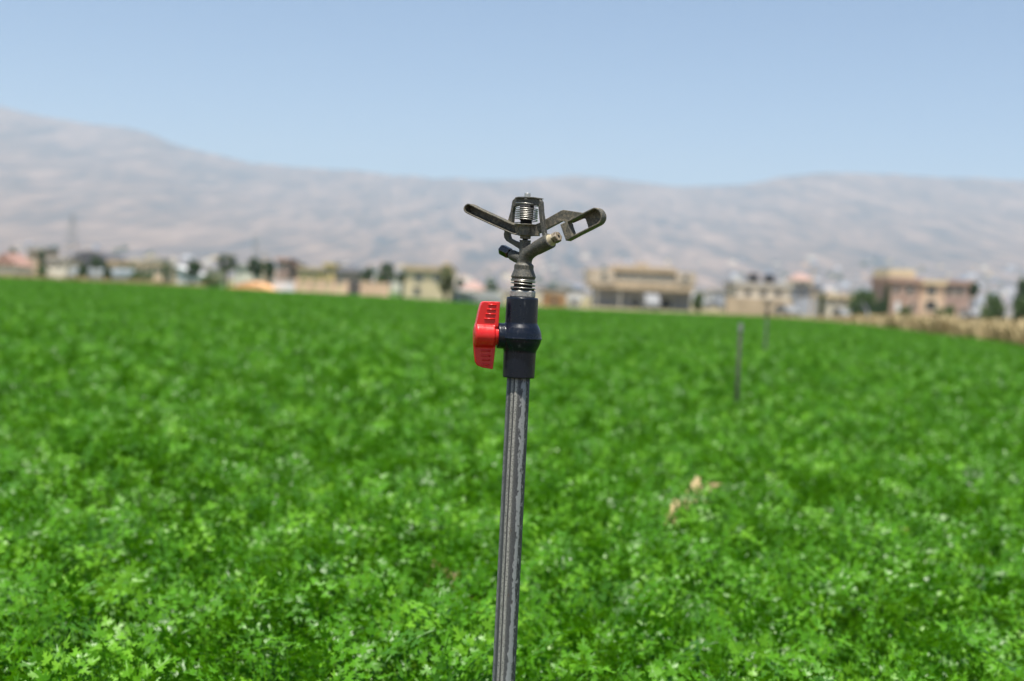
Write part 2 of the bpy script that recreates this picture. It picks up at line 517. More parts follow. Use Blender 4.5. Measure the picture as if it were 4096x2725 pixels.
# ------------------------------------------------------------------ the sprinkler riser
AX = P(2074, 1512, DS)                 # axis of the pipe
X0, Y0 = AX.x, DS
def cA(x, y): return (1800 + x / 3.367, 720 + y / 3.367)
def c1(x, y): return (2020 + x / 7.838, 760 + y / 7.838)
def cL(x, y): return (1840 + x / 9.065, 790 + y / 9.065)
def cS(x, y): return (2160 + x / 8.418, 820 + y / 8.418)
def cB(x, y): return (1980 + x / 5.6, 920 + y / 5.6)
def cV(x, y): return (1800 + x / 3.136, 1120 + y / 3.136)
MM = DS / F / math.cos(R(PITCH))       # metres per photograph pixel at the sprinkler
def Zof(c):                            # height of a pixel row on the axis
    px = 2074 + (1512 - c[1]) * math.tan(R(ROLL))
    return P(px, c[1], DS).z
def zB(y): return Zof(cB(650, y))
def z1(y): return Zof(c1(650, y))
def zV(y): return Zof(cV(880, y))
def on_plane(c, phi, off=0.0):
    """ray through pixel c met with the upright plane through the axis turned by phi, off metres farther along its normal"""
    n = Vector((math.sin(R(phi)), math.cos(R(phi)), 0))
    d = ray(*c); o = Vector((0, 0, CAM_Z)); p0 = Vector((X0, Y0, 0)) + n * off
    return o + d * ((p0 - o).dot(n) / d.dot(n))
def nrm(phi): return Vector((math.sin(R(phi)), math.cos(R(phi)), 0))
rB, r1, rV = MM / 5.6, MM / 7.838, MM / 3.136

RO = Vector((X0, Y0, 0))
riser = empty('sprinkler', RO, 'dark impact sprinkler on weathered steel riser with red valve handle, nearest of its row', 'sprinkler', 'sprinkler risers in the crop')

# pipe with shallow lengthwise ridges
bm = bmesh.new()
seg, zt = 96, zV(1235)
pr = (1002 - 703) / 2 * rV
def pipe_r(a):
    t = math.atan2(math.sin(a), math.cos(a))
    k = 0.0
    for c0, w, h in ((-.62, .07, .0005), (-.22, .08, .0007), (-1.15, .10, .0004)):
        k += h * math.exp(-((t - c0) / w) ** 2)
    return pr - .0004 + k
zs = np.linspace(-.02, zt + .01, 30)
rings = []
for z in zs:
    rings.append([bm.verts.new((X0 + pipe_r(a) * math.sin(a), Y0 - pipe_r(a) * math.cos(a), z)) for a in (2 * math.pi * k / seg - math.pi for k in range(seg))])
for a, b in zip(rings, rings[1:]):
    for k in range(seg):
        bm.faces.new((a[k], a[(k + 1) % seg], b[(k + 1) % seg], b[k]))
bm.faces.new(rings[-1])
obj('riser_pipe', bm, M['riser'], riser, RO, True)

# ball valve
bm = bmesh.new()
p = [(zV(1226), 150 * rV), (zV(1226), 196 * rV), (zV(1220), 200 * rV), (zV(905), 204 * rV), (zV(880), 210 * rV), (zV(830), 236 * rV), (zV(780), 255 * rV), (zV(735), 266 * rV), (zV(726), 268 * rV),
     (zV(718), 265 * rV), (zV(660), 257 * rV), (zV(600), 236 * rV), (zV(560), 212 * rV), (zV(543), 203 * rV), (zV(235), 199 * rV), (zV(222), 194 * rV), (zV(218), 170 * rV)]
lathe(bm, X0, Y0, p, 64)
# stem boss on the left, its axis turned a little towards the viewer
SA = R(9)
sa = Vector((-math.cos(SA), -math.sin(SA), 0))
zc = zV(712)
def stem(xpx):                         # point of the stem axis at photograph column cV(xpx)
    return Vector((X0, Y0, zc)) + sa * ((888 - xpx) * rV / math.cos(SA))
tube(bm, [stem(880), stem(606), stem(596)], [160 * rV, 160 * rV, 154 * rV], 40)
lathe(bm, X0, Y0, [(zV(738), 200 * rV), (zV(736), 271 * rV), (zV(728), 271 * rV), (zV(726), 200 * rV)], 64)
valve = obj('ball_valve', bm, M['navy'], riser, RO)
mod(valve, 'REMESH', mode='VOXEL', voxel_size=.00055, use_smooth_shade=True)
mod(valve, 'SMOOTH', factor=.5, iterations=3)

# red handle
bm = bmesh.new()
hy = Vector((sa.y, -sa.x, 0)).normalized()      # across the wing
if hy.y > 0: hy = -hy                           # towards the viewer
def hp(x, y): return stem(x) + Vector((0, 0, zV(y) - zc)) + Vector((0, 0, -(890 - x) * rV * 0))
wing = [(395, 292), (600, 288), (594, 600), (600, 700), (575, 860), (557, 1132), (430, 1118), (362, 1094), (332, 1050), (318, 960), (303, 840), (300, 720), (303, 640), (322, 560), (345, 420), (362, 345), (374, 312)]
HWID = .0078
wu = [q for q in wing if q[1] <= 720]; wd = [(600, 690), (575, 860), (557, 1132), (430, 1118), (362, 1094), (332, 1050), (318, 960), (303, 840), (300, 690)]
HLOW = .0036
prism(bm, [hp(*q) + hy * HWID for q in wu], -hy * 2 * HWID)
prism(bm, [hp(*q) + hy * HLOW for q in wd], -hy * 2 * HLOW)
lip1 = [(556, 289), (601, 288), (594, 602), (548, 602)]
lip2 = [(545, 830), (576, 850), (557, 1133), (524, 1130)]
for lp, hw_ in ((lip1, HWID), (lip2, HLOW)):
    prism(bm, [hp(*q) + hy * (hw_ + .0010) for q in lp], -hy * 2 * (hw_ + .0010))
tube(bm, [stem(304), stem(312), stem(330), stem(548), stem(552)], [.0095, .0118, 156 * rV, 154 * rV, 138 * rV], 40)
tube(bm, [stem(540), stem(612)], [118 * rV, 118 * rV], 40)
handle = obj('valve_handle', bm, M['red'], valve, RO)
mod(handle, 'REMESH', mode='VOXEL', voxel_size=.00045, use_smooth_shade=True)
mod(handle, 'SMOOTH', factor=.6, iterations=12)
ribs = [(455, 553, 330), (442, 551, 388), (428, 549, 446), (414, 546, 505), (400, 515, 905), (405, 515, 965), (412, 512, 1020), (420, 505, 1078)]
for xa, xb, y in ribs:
    hw_ = HWID if y < 700 else HLOW + .0009
    rb = bmesh.new()
    tube(rb, [hp(xa, y) + hy * (hw_ + .0002), hp(xb, y) + hy * (hw_ + .0003)], .0010, 8)
    tube(rb, [hp(xa, y) - hy * (hw_ + .0002), hp(xb, y) - hy * (hw_ + .0003)], .0010, 8)
    obj('grip_rib', rb, M['red'], valve, RO, True)

# hex bush, bearing sleeve, base spring
bm = bmesh.new()
lathe(bm, X0, Y0, [(zB(1520), 268 * rB), (zB(1500), 300 * rB), (zB(1375), 300 * rB), (zB(1352), 276 * rB), (zB(1345), 240 * rB)], 6, R(12))
hx = obj('hex_bush', bm, M['hex'], riser, RO)
mod(hx, 'BEVEL', width=.0007, segments=2, limit_method='ANGLE')
bm = bmesh.new()
lathe(bm, X0, Y0, [(zB(1360), 255 * rB), (zB(1322), 258 * rB), (zB(1318), 206 * rB), (zB(1090), 206 * rB)], 48)
sv = obj('bearing_sleeve', bm, M['dark_post'], riser, RO)
mod(sv, 'BEVEL', width=.0003, segments=2, limit_method='ANGLE')
bm = bmesh.new()
pts = []
turns = [(0, 1118), (1, 1140), (1.5, 1168), (2, 1190), (3, 1292), (3.6, 1315), (4, 1322)]
ta = np.array([t[0] for t in turns]); tz = np.array([t[1] for t in turns], float)
for k in range(0, 4 * 40 + 1):
    t = k / 40; a = math.pi + t * 2 * math.pi
    pts.append((X0 + 268 * rB * math.cos(a), Y0 + 268 * rB * math.sin(a), zB(float(np.interp(t, ta, tz)))))
tube(bm, pts, .00072, 8)
obj('base_spring', bm, M['base_spring'], riser, RO, True)

# cast body: cone, trunk, barrel, bridge
PB = 42.0
nb = nrm(PB)
bm = bmesh.new()
lathe(bm, X0, Y0, [(zB(1110), 200 * rB), (zB(1108), 262 * rB), (zB(1070), 264 * rB), (zB(1064), 279 * rB), (zB(1048), 279 * rB), (zB(905), 226 * rB), (zB(885), 219 * rB), (zB(795), 219 * rB),
                   (zB(770), 200 * rB), (zB(748), 165 * rB), (zB(660), 155 * rB)], 56)
def bp(x, y): return on_plane(cB(x, y), PB)
tube(bm, [bp(664, 790), bp(672, 690), bp(695, 610), bp(745, 535), bp(830, 470), bp(930, 410)], [158 * rB, 158 * rB, 158 * rB, 155 * rB, 150 * rB, 148 * rB], 32)
tube(bm, [bp(920, 416), bp(926, 412), bp(1245, 240), bp(1250, 237)], [148 * rB, 160 * rB, 172 * rB, 165 * rB], 32)
tube(bm, [bp(620, 660), bp(480, 608), bp(395, 565), bp(362, 548)], [128 * rB, 126 * rB, 122 * rB, 108 * rB], 28)
lathe(bm, X0, Y0, [(zB(600), 125 * rB), (zB(252), 125 * rB), (zB(248), 132 * rB), (zB(236), 132 * rB), (zB(230), 124 * rB)], 36)
DB = .0052
def bridge_poly(cs, d=DB, f=0.0):
    prism(bm, [on_plane(c, PB, -d / 2 - f) for c in cs], nb * (d + 2 * f))
sh1, shB = 88, 63
leftleg = [c1(320, 240), c1(225, 340), c1(165, 680), c1(90, 940), c1(-16, 1254), cB(190, 100), cB(202, 180), cB(250, 250), cB(400, 340), cB(600, 470),
           cB(600, 300), cB(450 - 20, 240), cB(390 - shB, 190), cB(365 - shB, 120), cB(365 - shB, 0), c1(268 - 58, 1020), c1(292 - 58, 690), c1(335 - 50, 480), c1(360, 400), c1(360, 250)]
bridge_poly(leftleg)
bridge_poly([c1(318, 235), c1(420, 212), c1(900, 226), c1(1050, 258), c1(1040, 470), c1(960, 492), c1(400, 492), c1(330 - 40, 520)])
bridge_poly([c1(1000, 250), c1(1080 - 20, 268), c1(1192 - 62, 370), c1(1212 - 60, 700), c1(1250 - 60, 950), c1(1300 - 60, 1350), c1(1360, 1480), c1(1200, 1540), c1(1150, 1400), c1(1125, 1200), c1(1072, 900), c1(1040, 560), c1(1010, 320)])
bridge_poly([c1(300, 250), c1(330, 226), c1(420, 208), c1(700, 210), c1(900, 222), c1(1000, 240), c1(1046, 262), c1(1020, 280), c1(900, 262), c1(330, 270)], DB, .0026)
body = obj('sprinkler_body', bm, M['cast'], riser, RO)
mod(body, 'REMESH', mode='VOXEL', voxel_size=.00042, use_smooth_shade=True)
mod(body, 'SMOOTH', factor=.5, iterations=6)

# nozzle in the barrel
bm = bmesh.new()
ax = (bp(1250, 237) - bp(930, 410)).normalized()
b0 = bp(1236, 245)
def along(s): return b0 + ax * s
tube(bm, [along(-.002), along(.0002), along(.0012), along(.0055), along(.0075)], [.0055, 150 * rB, 140 * rB, 112 * rB, 106 * rB], 32)
nz = obj('nozzle', bm, M['cream'], body, RO)
mod(nz, 'BEVEL', width=.0003, segments=2, limit_method='ANGLE')
for q in nz.data.polygons: q.use_smooth = True
bm = bmesh.new()
tube(bm, [along(.0058), along(.0066), along(.0128), along(.0137)], [.0058, 128 * rB, 128 * rB, 108 * rB], 6)
tp = obj('nozzle_tip', bm, [M['tip'], M['bore']], body, RO)
mod(tp, 'BEVEL', width=.0009, segments=3, limit_method='ANGLE')
bm = bmesh.new()
tube(bm, [along(.010), along(.01385)], 34 * rB, 20)
obj('nozzle_bore', bm, M['bore'], body, RO)
# plug nut on the rear outlet
bm = bmesh.new()
tube(bm, [bp(372, 556), bp(345, 542), bp(318, 527)], [90 * rB, 84 * rB, 84 * rB], 24)
tube(bm, [bp(330, 532), bp(318, 526), bp(170, 446), bp(140, 430)], [112 * rB, 130 * rB, 130 * rB, 104 * rB], 6)
nu = obj('plug_nut', bm, M['nut'], body, RO)
mod(nu, 'BEVEL', width=.0006, segments=2, limit_method='ANGLE')

# arm
PA = 30.0
na = nrm(PA)
bm = bmesh.new()
def offs(loop, t):
    n = len(loop); out = []
    area = sum(loop[i][0] * loop[(i + 1) % n][1] - loop[(i + 1) % n][0] * loop[i][1] for i in range(n))
    sg = 1 if area > 0 else -1
    for i in range(n):
        a, b, c = Vector(loop[i - 1]), Vector(loop[i]), Vector(loop[(i + 1) % n])
        e1, e2 = (b - a).normalized(), (c - b).normalized()
        n1, n2 = Vector((-e1.y, e1.x)) * sg, Vector((-e2.y, e2.x)) * sg
        h = (n1 + n2); h = h / max(.35, h.dot(n1))
        out.append(tuple(b + h * t))
    return out
LO = [cL(*q) for q in [(300, 222), (264, 226), (232, 240), (196, 266), (165, 300), (142, 340), (128, 385), (124, 428), (132, 468), (160, 520), (205, 565), (400, 660), (1050, 965), (1620, 1215), (1850, 1320), (2010, 1362), (2200, 1372), (2200, 985), (2010, 985), (1900, 962),
                       (1200, 640), (860, 482), (530, 328), (390, 252)]]
LI = offs(LO, 5.4)
f0, f1 = -.0095, .0035
ring_prism(bm, [on_plane(c, PA, f0) for c in LO], [on_plane(c, PA, f0) for c in LI], na * (f1 - f0))
def pl(cs, a, b): prism(bm, [on_plane(c, PA, a) for c in cs], na * (b - a))
n_ = Vector((0, 0))
prism(bm, [on_plane(c, PA, f0) + na * (f1 - .0016 - f0) for c in LO], na * .0016)
# hub
lathe(bm, X0, Y0, [(z1(1445), 225 * r1), (z1(1425), 245 * r1), (z1(1112), 245 * r1), (z1(1108), 372 * r1), (z1(1078), 372 * r1), (z1(1072), 300 * r1)], 48)
prism(bm, [on_plane(c, 8, -.0056) for c in (c1(300, 1100), c1(1060, 1100), c1(1070, 1440), c1(640, 1445), c1(340, 1385))], nrm(8) * .009)
lathe(bm, X0, Y0, [(z1(1535), 150 * r1), (z1(1520), 168 * r1), (z1(1440), 168 * r1)], 32)
# right bar
pl([c1(900, 1100), cS(0, 590), cS(170, 490), cS(700, 192), cS(780, 167), cS(860, 175), cS(1430, 265), cS(1300, 420), cS(900, 580), cS(790, 560), cS(740, 545), cS(230, 815), cS(0, 940), c1(900, 1400)], .0005, .0052)
# scoop: wall ring
SO = [cS(*q) for q in [(680, 662), (860, 565), (1430, 268), (1770, 102), (1812, 92), (1855, 90), (1905, 102), (1952, 128), (2000, 172), (2038, 225), (2066, 282), (2082, 340), (2086, 396), (2079, 455), (2060, 518), (2027, 578), (1988, 624), (1935, 662), (1640, 815), (1250, 1010), (1075, 1105), (872, 1212), (780, 960)]]
SI = offs(SO, 6.2)
s0, s1 = -.0045, .0075
ring_prism(bm, [on_plane(c, PA, s0) for c in SO], [on_plane(c, PA, s0) for c in SI], na * (s1 - s0))
# back plate right of the window, plate left of it
sx_ = 95
pl([cS(1440, 400), cS(1470, 350), cS(1600, 300), cS(1960, 125), cS(2060, 135), cS(2150, 210), cS(2215, 350), cS(2205, 455), cS(2110, 620), cS(1820, 760), cS(1700, 800), cS(1628, 772), cS(1532, 480)], s1 - .0018, s1)
pl([cS(1085, 590), cS(1440, 400), cS(1500, 470), cS(1470, 455), cS(1100, 612)], s1 - .0018, s1)
pr_ = [cS(690, 668), cS(900, 570), cS(925, 600), cS(1075, 1090), cS(1068, 1105), cS(872, 1208)]
pl(pr_, s0 - .0002, s0 + .0022)
a = [on_plane(cS(900, 590), PA, s0 + .0003), on_plane(cS(1085, 615), PA, s1 - .004), on_plane(cS(1205, 985), PA, s1 - .004), on_plane(cS(1070, 1095), PA, s0 + .0003)]
prism(bm, a, na * .0018)
arm = obj('swing_arm', bm, M['arm'], riser, RO)
mod(arm, 'REMESH', mode='VOXEL', voxel_size=.00038, use_smooth_shade=True)
mod(arm, 'SMOOTH', factor=.5, iterations=2)

# spring, post, pin
bm = bmesh.new()
pts = []
ta = np.array([0, .25, 1.0, 2, 3, 4, 5, 6, 7, 7.5, 8.0]); tz = np.array([430, 440, 575, 632, 688, 742, 797, 852, 905, 950, 1045.])
for k in range(0, 330):
    t = k / 40.0
    if t > 8.35: break
    a = math.pi + t * 2 * math.pi
    z = z1(float(np.interp(t, ta, tz)) + max(0, t - 8) * 330)
    pts.append((X0 + 348 * r1 * math.cos(a), Y0 + 348 * r1 * math.sin(a), z))
tube(bm, pts, 15.5 * r1, 10)
obj('arm_spring', bm, M['steel'], riser, RO, True)
bm = bmesh.new()
lathe(bm, X0, Y0, [(z1(1110), 180 * r1), (z1(960), 182 * r1), (z1(955), 205 * r1), (z1(620), 208 * r1), (z1(610), 222 * r1), (z1(480), 222 * r1)], 40)
obj('spring_post', bm, M['dark_post'], riser, RO, True).data.polygons.foreach_set('use_smooth', [False] * 202 if False else [True] * 202)
bm = bmesh.new()
lathe(bm, X0, Y0, [(zB(240), 62 * rB), (zB(150), 62 * rB)], 28)
obj('spindle', bm, M['dark_post'], riser, RO, True)
bm = bmesh.new()
lathe(bm, X0, Y0, [(z1(300), 98 * r1), (z1(112), 98 * r1), (z1(102), 92 * r1), (z1(98), 80 * r1)], 32)
pn = obj('fulcrum_pin', bm, M['pin'], riser, RO)
mod(pn, 'BEVEL', width=.0003, segments=2, limit_method='ANGLE')

# risers farther along the row
r2 = P(2950, 1600, 8.3)
bm = bmesh.new()
lathe(bm, 0, 0, [(-.02, .0115), (P(2950, 1292, 8.3).z - .05, .0115)], 20)
s2 = empty('riser_post', (P(2955, 1450, 8.3).x, 8.3, 0), 'bare dark steel riser without a head, alone in the crop right of the sprinkler pipe', 'riser', 'sprinkler risers in the crop')
obj('riser_pipe', bm, M['old_pipe'], s2, None, True)
bm = bmesh.new()
zt2 = P(2950, 1292, 8.3).z
lathe(bm, 0, 0, [(zt2 - .055, .012), (zt2 - .05, .014), (zt2, .014), (zt2, .012), (zt2 - .02, .012)], 20)
obj('pipe_coupling', bm, M['hex'], s2)
s3 = copy_tree(riser)
for ch in [c for c in s3.children if c.name.startswith('ball_valve')]:
    for c2 in list(ch.children): bpy.data.objects.remove(c2)
s3.location = (P(3062, 1380, 17.6).x, 17.6, -.07)
s3.rotation_euler = (0, 0, R(35))
s3['label'] = 'small distant sprinkler riser with its head, farthest along the row toward the beige building'

# ------------------------------------------------------------------ crop
def proto_obj(name, verts, faces, tint, mats, midx=None):
    me = bpy.data.meshes.new(name)
    me.from_pydata(verts, [], faces)
    for mm in mats: me.materials.append(mm)
    at = me.attributes.new('tint', 'FLOAT', 'FACE')
    at.data.foreach_set('value', tint)
    if midx is not None: me.polygons.foreach_set('material_index', midx)
    return bpy.data.objects.new(name, me)

LH_ = [(-.07, .22), (-.30, .20), (-.50, .42), (-.27, .42), (-.42, .70), (-.14, .52), (-.10, .74), (-.24, 1.0), (-.06, .90)]
LEAFLET = [(0, 0)] + LH_ + [(0, 1.25)] + [(-x, y) for x, y in reversed(LH_)]
def leaf_faces(V, Fc, T, base, direction, up, size, tint, rg):
    d = direction.normalized(); u = (up - d * up.dot(d)).normalized(); s = d.cross(u)
    i0 = len(V)
    cup = rg.uniform(-.12, .22); drp = rg.uniform(-.25, .15)
    for x, y in LEAFLET:
        V.append(base + (s * x + d * y + u * (cup * abs(x) * 1.6 + drp * y * y + rg.uniform(-.015, .015))) * size)
    V.append(base + (d * .45 + u * drp * .2) * size)
    c = len(V) - 1; n = len(LEAFLET)
    for k in range(n):
        Fc.append((c, i0 + k, i0 + (k + 1) % n)); T.append(tint)

def parsley_plant(name, rg, nleaf=18, rad=.18, dry_leaf=0):
    V, Fc, T = [], [], []
    for i in range(nleaf):
        a = rg.uniform(0, 2 * math.pi)
        rr = rad * math.sqrt(rg.random())
        hgt = CAN * (1.03 - .14 * (rr / rad) ** 1.5 - rg.random() ** 1.6 * .36)
        tip = Vector((math.cos(a) * rr, math.sin(a) * rr, hgt))
        out = Vector((math.cos(a), math.sin(a), 0))
        base = Vector((out.x * rr * .35, out.y * rr * .35, hgt * .35))
        # stem
        side = Vector((-out.y, out.x, 0)) * .0014
        i0 = len(V)
        V += [base - side, base + side, tip + side * .6, tip - side * .6]
        Fc.append((i0, i0 + 1, i0 + 2, i0 + 3)); T.append(.62)
        tint = min(.9, max(0.02, rg.gauss(.42, .24)))
        if i < dry_leaf: tint = 1.3
        lift = rg.uniform(-.3, 1.3)
        main = (out * rg.uniform(.5, 1) + Vector((rg.uniform(-.5, .5), rg.uniform(-.5, .5), lift))).normalized()
        up = Vector((rg.uniform(-.95, .95), rg.uniform(-.95, .95), 1)).normalized()
        up = (up - main * up.dot(main)).normalized()
        sd = main.cross(up)
        sz = rg.uniform(.0155, .0265)
        for bdir, boff in ((main, .016), ((main * .45 + sd).normalized(), .0), ((main * .45 - sd).normalized(), .0)):
            b = tip + main * boff + bdir * .010
            su = (up + Vector((rg.uniform(-.35, .35), rg.uniform(-.35, .35), rg.uniform(-.2, .2)))).normalized()
            sdd = bdir.cross(su).normalized()
            tt = tint + rg.uniform(-.06, .06)
            leaf_faces(V, Fc, T, b + bdir * .010, bdir, su, sz, tt, rg)
            leaf_faces(V, Fc, T, b + sdd * .003, (bdir * .5 + sdd).normalized(), su, sz * .8, tt, rg)
            leaf_faces(V, Fc, T, b - sdd * .003, (bdir * .5 - sdd).normalized(), su, sz * .8, tt, rg)
    return proto_obj(name, [tuple(v) for v in V], Fc, T, [M['parsley']])

def dry_tuft(name, rg, n=46, h=.75, spread=.35, w=.006):
    V, Fc, T = [], [], []
    for i in range(n):
        a = rg.uniform(0, 2 * math.pi); r0 = rg.random() * spread * .5
        b = Vector((math.cos(a) * r0, math.sin(a) * r0, 0))
        ln = h * rg.uniform(.5, 1); lean = rg.uniform(.05, .55)
        a2 = a + rg.uniform(-.6, .6)
        s = Vector((-math.sin(a2), math.cos(a2), 0)) * w
        mid = b + Vector((math.cos(a2) * lean * ln * .4, math.sin(a2) * lean * ln * .4, ln * .6))
        tip = b + Vector((math.cos(a2) * lean * ln, math.sin(a2) * lean * ln, ln * rg.uniform(.8, 1)))
        i0 = len(V); V += [b - s, b + s, mid + s, mid - s, tip + s * 1.6, tip - s * 1.6]
        t = rg.random()
        Fc += [(i0, i0 + 1, i0 + 2, i0 + 3), (i0 + 3, i0 + 2, i0 + 4, i0 + 5)]; T += [t, t]
    return proto_obj(name, [tuple(v) for v in V], Fc, T, [M['straw']])

def scatter(name, protos, pts, rots, scl, idx, parent_mat):
    """one object: a point mesh whose geometry nodes put a plant on every point"""
    pc = bpy.data.collections.new(name + '_kinds')
    for p in protos: pc.objects.link(p)
    me = bpy.data.meshes.new(name)
    me.vertices.add(len(pts)); me.vertices.foreach_set('co', np.asarray(pts, np.float32).ravel())
    for nm, tp, key, arr in (('rot', 'FLOAT_VECTOR', 'vector', rots), ('scl', 'FLOAT', 'value', scl), ('idx', 'INT', 'value', idx)):
        at = me.attributes.new(nm, tp, 'POINT'); at.data.foreach_set(key, np.asarray(arr).ravel())
    me.materials.append(parent_mat)
    o = bpy.data.objects.new(name, me); COL.objects.link(o)
    ng = bpy.data.node_groups.new(name, 'GeometryNodeTree')
    ng.interface.new_socket('Geometry', in_out='INPUT', socket_type='NodeSocketGeometry')
    ng.interface.new_socket('Geometry', in_out='OUTPUT', socket_type='NodeSocketGeometry')
    N = ng.nodes
    gi, go = N.new('NodeGroupInput'), N.new('NodeGroupOutput')
    ci = N.new('GeometryNodeCollectionInfo'); ci.inputs['Collection'].default_value = pc
    ci.inputs['Separate Children'].default_value = True; ci.inputs['Reset Children'].default_value = True
    ip = N.new('GeometryNodeInstanceOnPoints'); ip.inputs['Pick Instance'].default_value = True
    def named(nm, dt):
        a = N.new('GeometryNodeInputNamedAttribute'); a.data_type = dt; a.inputs['Name'].default_value = nm
        return a.outputs['Attribute']
    L = ng.links
    L.new(gi.outputs[0], ip.inputs['Points']); L.new(ci.outputs[0], ip.inputs['Instance'])
    L.new(named('idx', 'INT'), ip.inputs['Instance Index'])
    e2r = N.new('FunctionNodeEulerToRotation'); L.new(named('rot', 'FLOAT_VECTOR'), e2r.inputs[0])
    L.new(e2r.outputs[0], ip.inputs['Rotation'])
    L.new(named('scl', 'FLOAT'), ip.inputs['Scale'])
    L.new(ip.outputs[0], go.inputs[0])
    md = o.modifiers.new('scatter', 'NODES'); md.node_group = ng
    return o

rg = random.Random(21)
plants = [parsley_plant('parsley_plant_%02d' % i, rg, 34 + i % 5) for i in range(8)] + [parsley_plant('parsley_plant_08', rg, 32, .18, 1), parsley_plant('parsley_plant_09', rg, 16, .12, 7)]
g_ = np.random.default_rng(5)
def field_edge(ratio): return np.interp(ratio, edge_ratio, edge_y)
def zone(d0, d1, dens):
    side = lambda d: .36 * d * 1.45 + 1.6
    w = side(d1); n = int(2 * w * (d1 - d0) * dens)
    x = g_.uniform(-w, w, n); y = g_.uniform(d0, d1, n)
    k = (np.abs(x) < side(y)) & (y < field_edge(x / y))
    return x[k], y[k]
GAPS = [(ground_at(1915, 2440, .30), .10, .30), (ground_at(3262, 2085, .30), .16, .55), (ground_at(1950, 2330, .3), .06, .2)]
# the watered line of risers, where the crop is thinner
rowdir = (P(2955, 1450, 8.3).x - X0) / (8.3 - DS)
allp, alls = [], []
for d0, d1, dens, s0_, s1_ in ((1.0, 8, 66, .85, 1.12), (8, 18, 52, .95, 1.2), (18, 40, 38, 1.0, 1.25), (40, 100, 24, 1.1, 1.4)):
    x, y = zone(d0, d1, dens)
    keep = np.ones(len(x), bool)
    keep &= (x - X0) ** 2 + (y - Y0) ** 2 > .10 ** 2
    onrow = np.abs(x - (X0 + rowdir * (y - Y0))) < .16
    keep &= ~(onrow & (y > 4.5) & (y < 30) & (g_.random(len(x)) < .55))
    x, y = x[keep], y[keep]
    hv = np.array([mnoise.noise(Vector((a * .9, b * .55, 2.2))) * .6 + mnoise.noise(Vector((a * 2.6, b * 2.0, 9.2))) * .4 for a, b in zip(x, y)])
    s = g_.uniform(s0_, s1_, len(x))
    big = s0_ >= 1.0
    zoff = np.where(big, CAN * (1 - s), 0) * .92 + hv * .012 + g_.normal(0, .020, len(x))
    allp.append(np.stack([x, y, zoff], 1)); alls.append(s)
pts = np.concatenate(allp); scl = np.concatenate(alls).astype(np.float32)
n = len(pts)
rots = np.stack([g_.normal(0, .10, n), g_.normal(0, .10, n), g_.uniform(0, 6.283, n)], 1).astype(np.float32)
kinds = np.where(g_.random(n) < .012, 8, g_.integers(0, 8, n))
for c, rx, ry in GAPS:                              # thin, yellowing spots
    near_ = ((pts[:, 0] - c.x) / rx) ** 2 + ((pts[:, 1] - c.y) / ry) ** 2 < 1
    kinds[near_] = 9; pts[near_, 2] -= .05
crop = scatter('parsley_crop', plants, pts, rots, scl, kinds.astype(np.int32), M['parsley'])
tag(crop, 'dense bright green leafy crop covering the whole field', 'crop', kind='stuff')
print('crop plants', n)

# clump of dry stalks beside the riser row
rg = random.Random(3)
V, Fc, T = [], [], []
for i in range(110):
    b0_ = Vector((rg.gauss(0, .013), rg.uniform(-.5, .35), rg.uniform(-.03, .05)))
    dr = Vector((rg.uniform(-.12, .30), rg.uniform(.6, 1), rg.uniform(-.1, .35))).normalized()
    ln = rg.uniform(.06, .22); sd_ = dr.cross(Vector((rg.uniform(-.5, .5), 0, 1))).normalized() * rg.uniform(.004, .011)
    i0 = len(V); V += [b0_ - sd_, b0_ + sd_, b0_ + dr * ln * .6 + sd_ + Vector((0, 0, .01)), b0_ + dr * ln * .6 - sd_ + Vector((0, 0, .01)), b0_ + dr * ln]
    t = rg.uniform(.25, .75); Fc += [(i0, i0 + 1, i0 + 2, i0 + 3), (i0 + 3, i0 + 2, i0 + 4)]; T += [t, t]
dry = proto_obj('dry_stalks', [tuple(v) for v in V], Fc, T, [M['straw']])
COL.objects.link(dry)
dp = ground_at(2750, 2022, CAN - .004)
dry.location = (dp.x, dp.y, CAN - .004)
dry.rotation_euler = (0, 0, R(-14))
dry.scale = (.8, .8, .5)
tag(dry, 'pale clump of dry straw coloured stalks in the green crop, right of the steel riser', 'dry stalks')

# dry grass on the bank to the right and along the far edge
tufts = [dry_tuft('dry_grass_tuft_%d' % i, random.Random(40 + i), 60, .8, .5, .012) for i in range(4)]
n0 = 20000
ex = g_.uniform(.20, .52, n0); back = g_.random(n0) ** 1.2 * 70 + .6 + g_.random(n0) * 3
ey = field_edge(ex) + back
k = (mnoise is not None) & (g_.random(n0) < np.clip((ex - .19) / .12, .12, 1))
ex, ey, back = ex[k], ey[k], back[k]
lf = 2600
lx = np.concatenate([g_.uniform(-.42, -.22, 2000), g_.uniform(.03, .2, 600)]); ly = field_edge(lx) + g_.random(lf) * 30 + 1
ss = np.concatenate([g_.uniform(.45, 1.1, len(ex)) * np.clip((ex - .17) / .10, .30, 1.0) * np.array([1.05 + .5 * mnoise.noise(Vector((a * b * .22, b * .10, 3.3))) for a, b in zip(ex, ey)]), np.where(lx < 0, g_.uniform(.6, .95, lf), g_.uniform(.35, .6, lf))]).astype(np.float32)
pp = np.concatenate([np.stack([ex * ey, ey, [ground_z(a, b) for a, b in zip(ex * ey, ey)]], 1), np.stack([lx * ly, ly, [ground_z(a, b) for a, b in zip(lx * ly, ly)]], 1)])
n = len(pp)
dg = scatter('dry_grass', tufts, pp, np.stack([np.zeros(n), np.zeros(n), g_.uniform(0, 6.28, n)], 1).astype(np.float32), ss, g_.integers(0, 4, n).astype(np.int32), M['straw'])
tag(dg, 'tall dry yellow grass along the far edge and right bank of the field', 'dry grass', kind='stuff')

